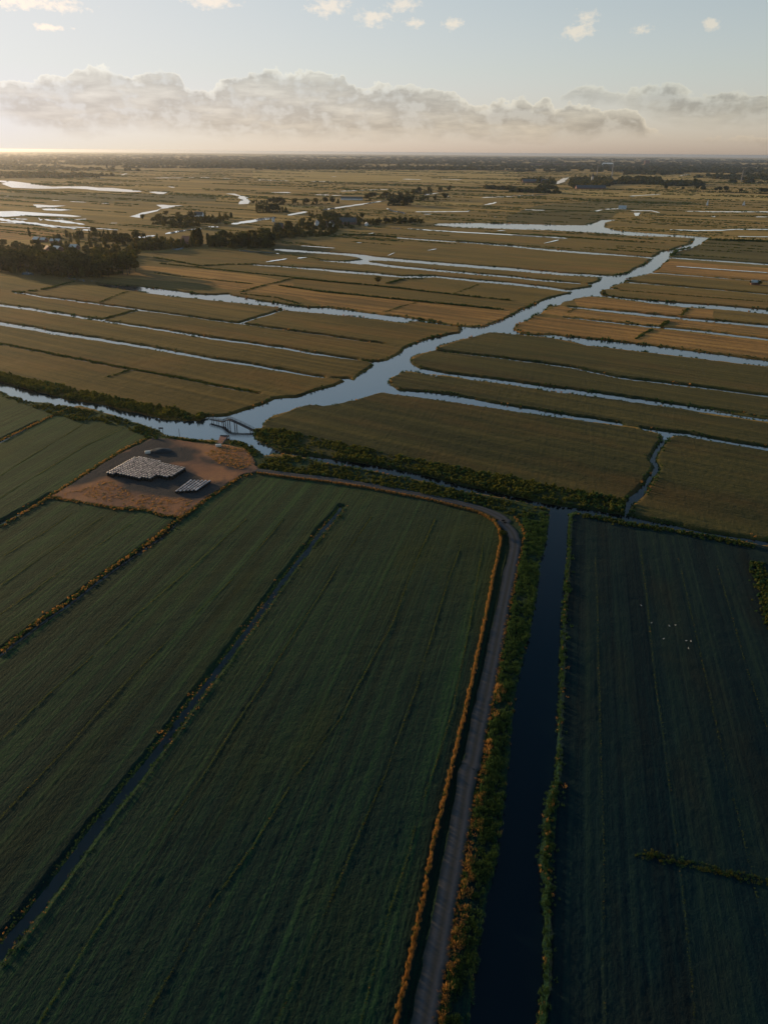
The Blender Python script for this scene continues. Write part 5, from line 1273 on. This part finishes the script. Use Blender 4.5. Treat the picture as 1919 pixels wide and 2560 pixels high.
mast('c5', (515, 250), 42, 4.5, 'paleroof', 'pale church tower among the distant village trees', 'church_tower', 'tower')
mast('c5', (640, 228), 95, 3.2, 'concrete', 'tall slender mast right of the distant church tower', 'mast', 'mast')
mast('c5', (545, 215), 60, 2.4, 'concrete', 'slim pale chimney just behind the distant church tower', 'chimney_stack', 'chimney')
mast('c5', (1480, 246), 60, 2.2, 'concrete', 'thin mast over the tan fields at the far right', 'mast', 'mast')

def sailboat(c, p, h, rz, label):
    q = TG(c, [p])[0]; o = empty('sailing_boat', (q[0], q[1], LAND + .4), rz); tag(o, label, 'boat', 'sailing boats on the far marsh')
    b = MB(); pr = [(-4, 0), (-3.6, -1.1), (0, -1.35), (2.6, -.9), (4.4, 0), (2.6, .9), (0, 1.35), (-3.6, 1.1)]
    b.prism(pr, -.1, .9); b.build('hull', M['hull'], o)
    b = MB(); b.bar((.6, 0, .8), (.6, 0, h + .3), .1); b.build('mast', M['timber'], o)
    for nm, tri in (('mainsail', [(.5, 0, h), (.5, 0, 1.6), (-3.8, .5, 1.5)]), ('jib', [(.7, 0, h * .9), (.7, .1, 1.4), (4.2, .1, 1.1)])):
        b = MB(); b.poly(tri); me = b.build(nm, M['sail'], o)
        md = me.modifiers.new('thick', 'SOLIDIFY'); md.thickness = .06
    return o
sailboat('c5', (1260, 402), 17, R(25), 'sailing boat with a tall white sail before a dark bush')
sailboat('c5', (1497, 402), 12, R(160), 'smaller sailing boat near the right edge of the marsh')
q = TG('c5', [(744, 884)], .2)[0]; o = empty('houseboat', (q[0], q[1], 0), R(50)); tag(o, 'small tan boat with a cabin moored at the river bank', 'boat')
b = MB(); b.prism([(-4, -1.3), (3, -1.4), (4.6, 0), (3, 1.4), (-4, 1.3)], -.2, .8); b.build('hull', M['hull'], o)
b = MB(); b.box((-.8, 0, 1.5), (4, 2.1, 1.4), 0, .12); b.build('cabin', M['white'], o)
b = MB(); b.box((-.8, 0, 2.26), (4.4, 2.4, .12)); b.build('cabin_roof', M['redtile'], o)

# ------------------------------------------------------------------ BIRDS
def bird_mesh():
    bm = bmesh.new()
    bmesh.ops.create_uvsphere(bm, u_segments=10, v_segments=7, radius=.16, matrix=Matrix.Translation((0, 0, .26)) @ Matrix.Rotation(R(-15), 4, 'Y') @ Matrix.Diagonal((1.6, .85, .85, 1)))
    bmesh.ops.create_cone(bm, segments=7, radius1=.07, radius2=.045, depth=.18, cap_ends=True, matrix=Matrix.Translation((.2, 0, .4)) @ Matrix.Rotation(R(25), 4, 'Y'))
    bmesh.ops.create_uvsphere(bm, u_segments=8, v_segments=6, radius=.075, matrix=Matrix.Translation((.25, 0, .5)))
    bmesh.ops.create_cone(bm, segments=5, radius1=.025, radius2=.004, depth=.1, cap_ends=True, matrix=Matrix.Translation((.35, 0, .49)) @ Matrix.Rotation(R(90), 4, 'Y'))
    bmesh.ops.create_cone(bm, segments=6, radius1=.09, radius2=.02, depth=.26, cap_ends=True, matrix=Matrix.Translation((-.3, 0, .24)) @ Matrix.Rotation(R(-80), 4, 'Y'))
    for s in (-.05, .05): bmesh.ops.create_cone(bm, segments=5, radius1=.014, radius2=.014, depth=.24, cap_ends=True, matrix=Matrix.Translation((0, s, .06)))
    me = bpy.data.meshes.new('bird'); bm.to_mesh(me); bm.free(); me.materials.append(M['feather'])
    for p in me.polygons: p.use_smooth = True
    return me
BMESH = bird_mesh()
birds = [((285, 315), 'white bird left of the first drain in the right pasture'), ((462, 615), 'white bird just right of the first drain in the right pasture'), ((877, 655), 'white bird midway between the two drains in the right pasture'), ((770, 668), 'dimmer white bird left of the one midway between the drains'), ((672, 890), 'lone white bird lower down between the two drains'), ((1062, 924), 'left bird of the close pair beside the second drain'), ((1143, 933), 'right bird of the close pair beside the second drain'), ((1100, 1055), 'white bird just below the close pair beside the second drain')]
for p, lb in birds:
    q = TG('bird', [p])[0]
    o = link(bpy.data.objects.new('white_bird', BMESH)); o.location = (q[0], q[1], LAND + .1); o.rotation_euler = (0, 0, random.random() * 6.28); o.scale = (.75,) * 3
    tag(o, lb, 'bird', 'white birds on the right pasture')
for p, lb in (((1135, 676), 'left white swan resting on the strip meadow in the river fork'), ((1165, 682), 'right white swan resting on the strip meadow in the river fork')):
    q = TG('c7', [p])[0]
    o = link(bpy.data.objects.new('swan', BMESH)); o.location = (q[0], q[1], LAND + .1); o.rotation_euler = (0, 0, random.random() * 6.28); o.scale = (2.6,) * 3
    tag(o, lb, 'bird', 'swans in the river fork')
print('trees', NT[0])

# ------------------------------------------------------------------ LIGHT, SKY, AIR
SUN_AZ, SUN_EL = -52.0, 8.5      # degrees left of the view, degrees up
sd_ = Vector((math.sin(R(SUN_AZ)) * math.cos(R(SUN_EL)), math.cos(R(SUN_AZ)) * math.cos(R(SUN_EL)), math.sin(R(SUN_EL))))
sun = bpy.data.lights.new('sun', 'SUN'); sun.energy = 4.8; sun.angle = R(.5); sun.color = (1.0, .70, .38)
so = bpy.data.objects.new('sun', sun); so.rotation_euler = (-sd_).to_track_quat('-Z', 'Y').to_euler(); so.location = (0, 0, 400); link(so)

w = bpy.data.worlds.new('World'); scene.world = w; w.use_nodes = True
nt = w.node_tree; ns, ls = nt.nodes, nt.links; ns.clear()
sky = ns.new('ShaderNodeTexSky'); sky.sky_type = 'NISHITA'; sky.sun_disc = False
sky.sun_elevation = R(SUN_EL); sky.sun_rotation = R(SUN_AZ); sky.altitude = 100; sky.air_density = 1.0; sky.dust_density = 1.0; sky.ozone_density = 1.2
tc = ns.new('ShaderNodeTexCoord'); sp = ns.new('ShaderNodeSeparateXYZ'); ls.new(tc.outputs['Generated'], sp.inputs[0])
az_ = math_(ns, ls, 'MULTIPLY', math_(ns, ls, 'ARCTAN2', sp.outputs[0], sp.outputs[1]), 57.29578)
el_ = math_(ns, ls, 'MULTIPLY', math_(ns, ls, 'ARCSINE', sp.outputs[2]), 57.29578)
cmb = ns.new('ShaderNodeCombineXYZ'); ls.new(az_, cmb.inputs[0]); ls.new(el_, cmb.inputs[1])
AE = cmb.outputs[0]
big = noise(ns, ls, scaled(ns, ls, AE, (.55, .9, 1)), 1.0, 6, .58)
fin = noise(ns, ls, scaled(ns, ls, AE, (2.0, 3.0, 1)), 1.0, 5, .62)

def curve(pts, lo=-40.0, hi=40.0, vmax=10.0):
    n = ns.new('ShaderNodeFloatCurve'); c = n.mapping.curves[0]
    q = sorted(((a - lo) / (hi - lo), e / vmax) for a, e in pts)
    c.points[0].location = (0, q[0][1]); c.points[1].location = (1, q[-1][1])
    for a, e in q:
        if 0.001 < a < .999: c.points.new(a, e)
    for p in c.points: p.handle_type = 'VECTOR'
    n.mapping.update()
    ls.new(math_(ns, ls, 'MULTIPLY_ADD', az_, 1 / (hi - lo), -lo / (hi - lo)), n.inputs['Value'])
    return math_(ns, ls, 'MULTIPLY', n.outputs[0], vmax)
def outline(pts): return [azel(x, y) for x, y in pts]
top1 = outline(T('c1', [(-300, 350), (0, 355), (60, 345), (130, 355), (180, 328), (270, 328), (330, 308), (400, 292), (480, 297), (530, 318), (560, 345), (600, 335), (640, 308), (690, 292), (770, 308), (800, 368), (850, 388), (920, 398), (940, 368), (1000, 328), (1050, 338), (1100, 313), (1170, 298), (1250, 318), (1340, 312), (1400, 312), (1480, 322), (1500, 348), (1550, 378), (1600, 388), (1620, 363), (1650, 360)]) +
               T('c2', [(30, 370), (120, 370), (150, 380), (220, 393), (310, 398), (330, 430), (380, 460), (440, 468), (480, 438), (510, 433), (540, 460), (580, 418), (610, 423), (640, 460), (680, 430), (710, 433), (740, 480), (800, 440), (830, 458), (900, 468), (950, 480), (1000, 485), (1050, 473), (1090, 478), (1110, 505), (1140, 560), (1300, 600), (1900, 600)]))
bot1 = outline(T('c1', [(-300, 560), (0, 510), (150, 560), (300, 590), (600, 560), (900, 590), (1200, 600), (1650, 600)]) + T('c2', [(300, 600), (700, 610), (1000, 590), (1200, 600), (1900, 620)]))
top2 = outline(T('c2', [(-500, 600), (700, 600), (760, 420), (800, 385), (850, 373), (930, 373), (980, 398), (1040, 412), (1080, 380), (1150, 368), (1240, 363), (1300, 388), (1320, 408), (1400, 412), (1480, 403), (1600, 403), (1658, 410), (2000, 390)]))
bot2 = outline(T('c2', [(-500, 500), (760, 430), (900, 440), (1000, 440), (1060, 470), (1200, 520), (1400, 540), (1658, 530), (2000, 530)]))

def cloud_layer(top, bot, soft, seed):
    def field(dx, dy, det=7):
        off = ns.new('ShaderNodeVectorMath'); off.operation = 'ADD'; ls.new(AE, off.inputs[0]); off.inputs[1].default_value = (seed + dx, seed * .7 + dy, 0)
        return noise(ns, ls, scaled(ns, ls, off.outputs[0], (.50, .80, 1)), 1.0, det, .53)
    b1 = field(0, 0); f0 = field(0, 0, 2); f1 = field(-.5, .42, 2)
    so = ns.new('ShaderNodeVectorMath'); so.operation = 'ADD'; ls.new(AE, so.inputs[0]); so.inputs[1].default_value = (seed * 2, seed, 0)
    streak = noise(ns, ls, scaled(ns, ls, so.outputs[0], (.20, 1.0, 1)), 1.0, 6, .58)
    lump = math_(ns, ls, 'SUBTRACT', f0, f1)
    lit = math_(ns, ls, 'MULTIPLY_ADD', lump, .8, math_(ns, ls, 'MULTIPLY_ADD', streak, 3.6, -1.62), clamp=True)
    fine_ = noise(ns, ls, scaled(ns, ls, AE, (1.7, 2.2, 1)), 1.0, 4, .52)
    edge = math_(ns, ls, 'MULTIPLY_ADD', f0, .9, math_(ns, ls, 'MULTIPLY_ADD', fine_, .95, -.84))
    dep_ = math_(ns, ls, 'ADD', math_(ns, ls, 'SUBTRACT', top, el_), edge)          # degrees below the ragged top
    up = math_(ns, ls, 'DIVIDE', dep_, soft, clamp=True)
    dn = math_(ns, ls, 'DIVIDE', math_(ns, ls, 'ADD', math_(ns, ls, 'SUBTRACT', el_, bot), math_(ns, ls, 'MULTIPLY_ADD', b1, 1.2, -.35)), 1.1, clamp=True)
    gap = math_(ns, ls, 'MULTIPLY', math_(ns, ls, 'SUBTRACT', math_(ns, ls, 'MULTIPLY_ADD', fine_, .35, math_(ns, ls, 'MULTIPLY_ADD', streak, .5, math_(ns, ls, 'MULTIPLY', f0, .5))), .575), 9.0, clamp=True)
    dn = math_(ns, ls, 'MULTIPLY', dn, math_(ns, ls, 'MULTIPLY_ADD', gap, .6, .4))
    return math_(ns, ls, 'MULTIPLY', up, dn), math_(ns, ls, 'DIVIDE', dep_, math_(ns, ls, 'MULTIPLY_ADD', f1, 3.2, -.6)), lit, b1
m1, d1_, n1, g1 = cloud_layer(curve(top1), curve(bot1), .09, 3.1)
m2, d2_, n2, g2 = cloud_layer(curve(top2), curve(bot2), .14, 41.0)

# small loose clouds high up
def puff(px, py, rx, ry):
    a, e = azel(px, py)
    dx = math_(ns, ls, 'DIVIDE', math_(ns, ls, 'SUBTRACT', az_, a), rx); dy = math_(ns, ls, 'DIVIDE', math_(ns, ls, 'SUBTRACT', el_, e), ry)
    return math_(ns, ls, 'SUBTRACT', 1.0, math_(ns, ls, 'SQRT', math_(ns, ls, 'ADD', math_(ns, ls, 'MULTIPLY', dx, dx), math_(ns, ls, 'MULTIPLY', dy, dy))))
PF = [(820, 15, 2.0, .9), (930, 42, 1.9, .7), (1010, 12, 1.5, .6), (1440, 78, 1.5, .7), (1465, 45, 1.1, .6), (1600, 75, 1.0, .4), (1775, 60, .7, .5), (1035, 58, 1.0, .4), (1130, 60, 1.0, .5), (60, 5, 5.0, .6), (530, 5, 2.5, .5), (120, 68, 1.6, .3)]
pm = None
for q in PF:
    p_ = puff(*q)
    pm = p_ if pm is None else math_(ns, ls, 'MAXIMUM', pm, p_)
pmask = math_(ns, ls, 'MULTIPLY', math_(ns, ls, 'ADD', pm, math_(ns, ls, 'MULTIPLY_ADD', fin, 2.2, math_(ns, ls, 'MULTIPLY_ADD', big, 1.2, -1.95))), 1.6, clamp=True)
pmask = math_(ns, ls, 'MULTIPLY', pmask, .9)

SKYM = 1.0
def shoulder(col, k, lim):
    sx = ns.new('ShaderNodeSeparateColor'); cx = ns.new('ShaderNodeCombineColor'); ls.new(col, sx.inputs[0])
    for i in range(3):
        v = math_(ns, ls, 'MULTIPLY', sx.outputs[i], k)
        q = math_(ns, ls, 'POWER', math_(ns, ls, 'ADD', 1.0, math_(ns, ls, 'POWER', math_(ns, ls, 'DIVIDE', v, lim), 2.0)), .5)
        ls.new(math_(ns, ls, 'DIVIDE', v, q), cx.inputs[i])
    return cx.outputs[0]
hs = ns.new('ShaderNodeHueSaturation'); hs.inputs['Saturation'].default_value = .66; hs.inputs['Value'].default_value = SKYM
ls.new(shoulder(sky.outputs[0], 1.6, 6.3), hs.inputs['Color'])
# hazy and pale low down, clear blue overhead
hi_ = math_(ns, ls, 'DIVIDE', math_(ns, ls, 'SUBTRACT', el_, 9.0), 30.0, clamp=True)
low_ = math_(ns, ls, 'SUBTRACT', 1.0, math_(ns, ls, 'DIVIDE', el_, 5.0, clamp=True))
lowc = mixc(ns, ls, 1.0, hs.outputs[0], mixc(ns, ls, low_, (.985, 1.0, 1.04), (1.03, .965, 1.14)), 'MULTIPLY')
skyc = mixc(ns, ls, hi_, lowc, mixc(ns, ls, 1.0, sky.outputs[0], (.56, 1.03, 1.25), 'MULTIPLY'))
# sunward warmth of the cloud light: falls off away from the sun
dotn = ns.new('ShaderNodeVectorMath'); dotn.operation = 'DOT_PRODUCT'; ls.new(tc.outputs['Generated'], dotn.inputs[0]); dotn.inputs[1].default_value = tuple(sd_)
sunf = math_(ns, ls, 'POWER', math_(ns, ls, 'MULTIPLY_ADD', dotn.outputs['Value'], .5, .5, clamp=True), 3.0)

def shade(base, mask, dep_, lit, fb, strength=1.0):
    """bright rims and lit flanks towards the sun, duller bodies"""
    rim = math_(ns, ls, 'SUBTRACT', 1.0, math_(ns, ls, 'DIVIDE', dep_, .62, clamp=True))
    l_ = math_(ns, ls, 'MAXIMUM', math_(ns, ls, 'POWER', rim, 1.3), math_(ns, ls, 'MULTIPLY', lit, .62), clamp=True)
    body = mixc(ns, ls, 1.0, skyc, mixc(ns, ls, sunf, (.57, .56, .56), (.80, .75, .69)), 'MULTIPLY')
    brt = mixc(ns, ls, 1.0, skyc, (1.26, 1.21, 1.12), 'MULTIPLY')
    c_ = mixc(ns, ls, l_, body, brt)
    return mixc(ns, ls, math_(ns, ls, 'MULTIPLY', mask, strength), base, c_)
c0 = mixc(ns, ls, pmask, skyc, mixc(ns, ls, 1.0, skyc, (1.5, 1.25, 1.05), 'MULTIPLY'))
c1_ = shade(c0, m2, d2_, n2, g2, .85)
c2_ = shade(c1_, m1, d1_, n1, g1, .95)
bg = ns.new('ShaderNodeBackground'); bg.inputs['Strength'].default_value = .14
ls.new(c2_, bg.inputs['Color'])
wo = ns.new('ShaderNodeOutputWorld'); ls.new(bg.outputs[0], wo.inputs[0])

# the evening air
b = MB(); b.box((0, 20000, 59.4), (90000, 86000, 125.8))
hz = b.build('haze', None)
hm, nt, ns, ls = nodes_of('evening_haze')
pv = ns.new('ShaderNodeVolumePrincipled'); pv.inputs['Color'].default_value = (.86, .88, .92, 1); pv.inputs['Density'].default_value = 3.0e-5; pv.inputs['Anisotropy'].default_value = .78
ho = ns.new('ShaderNodeOutputMaterial'); ls.new(pv.outputs[0], ho.inputs['Volume'])
hz.data.materials.clear(); hz.data.materials.append(hm)
tag(hz, 'thin evening haze over the whole plain', 'haze', kind='stuff')

# ------------------------------------------------------------------ CAMERA
cam = bpy.data.cameras.new('camera'); co = bpy.data.objects.new('camera', cam); link(co)
mw = Matrix(((CR[0], CU[0], -CF[0], 0), (CR[1], CU[1], -CF[1], 0), (CR[2], CU[2], -CF[2], H), (0, 0, 0, 1)))
co.matrix_world = mw
cam.sensor_fit = 'VERTICAL'; cam.sensor_height = 36.0; cam.lens = FPX / 2560 * 36.0
cam.clip_start = .5; cam.clip_end = 200000
scene.camera = co
scene.view_settings.view_transform = 'Standard'; scene.view_settings.look = 'None'; scene.view_settings.gamma = 1; scene.view_settings.exposure = 0
scene.render.engine = 'CYCLES'
scene.cycles.use_denoising = True
scene.cycles.max_bounces = 5; scene.cycles.diffuse_bounces = 2; scene.cycles.glossy_bounces = 2; scene.cycles.transmission_bounces = 3; scene.cycles.volume_bounces = 0; scene.cycles.transparent_max_bounces = 4
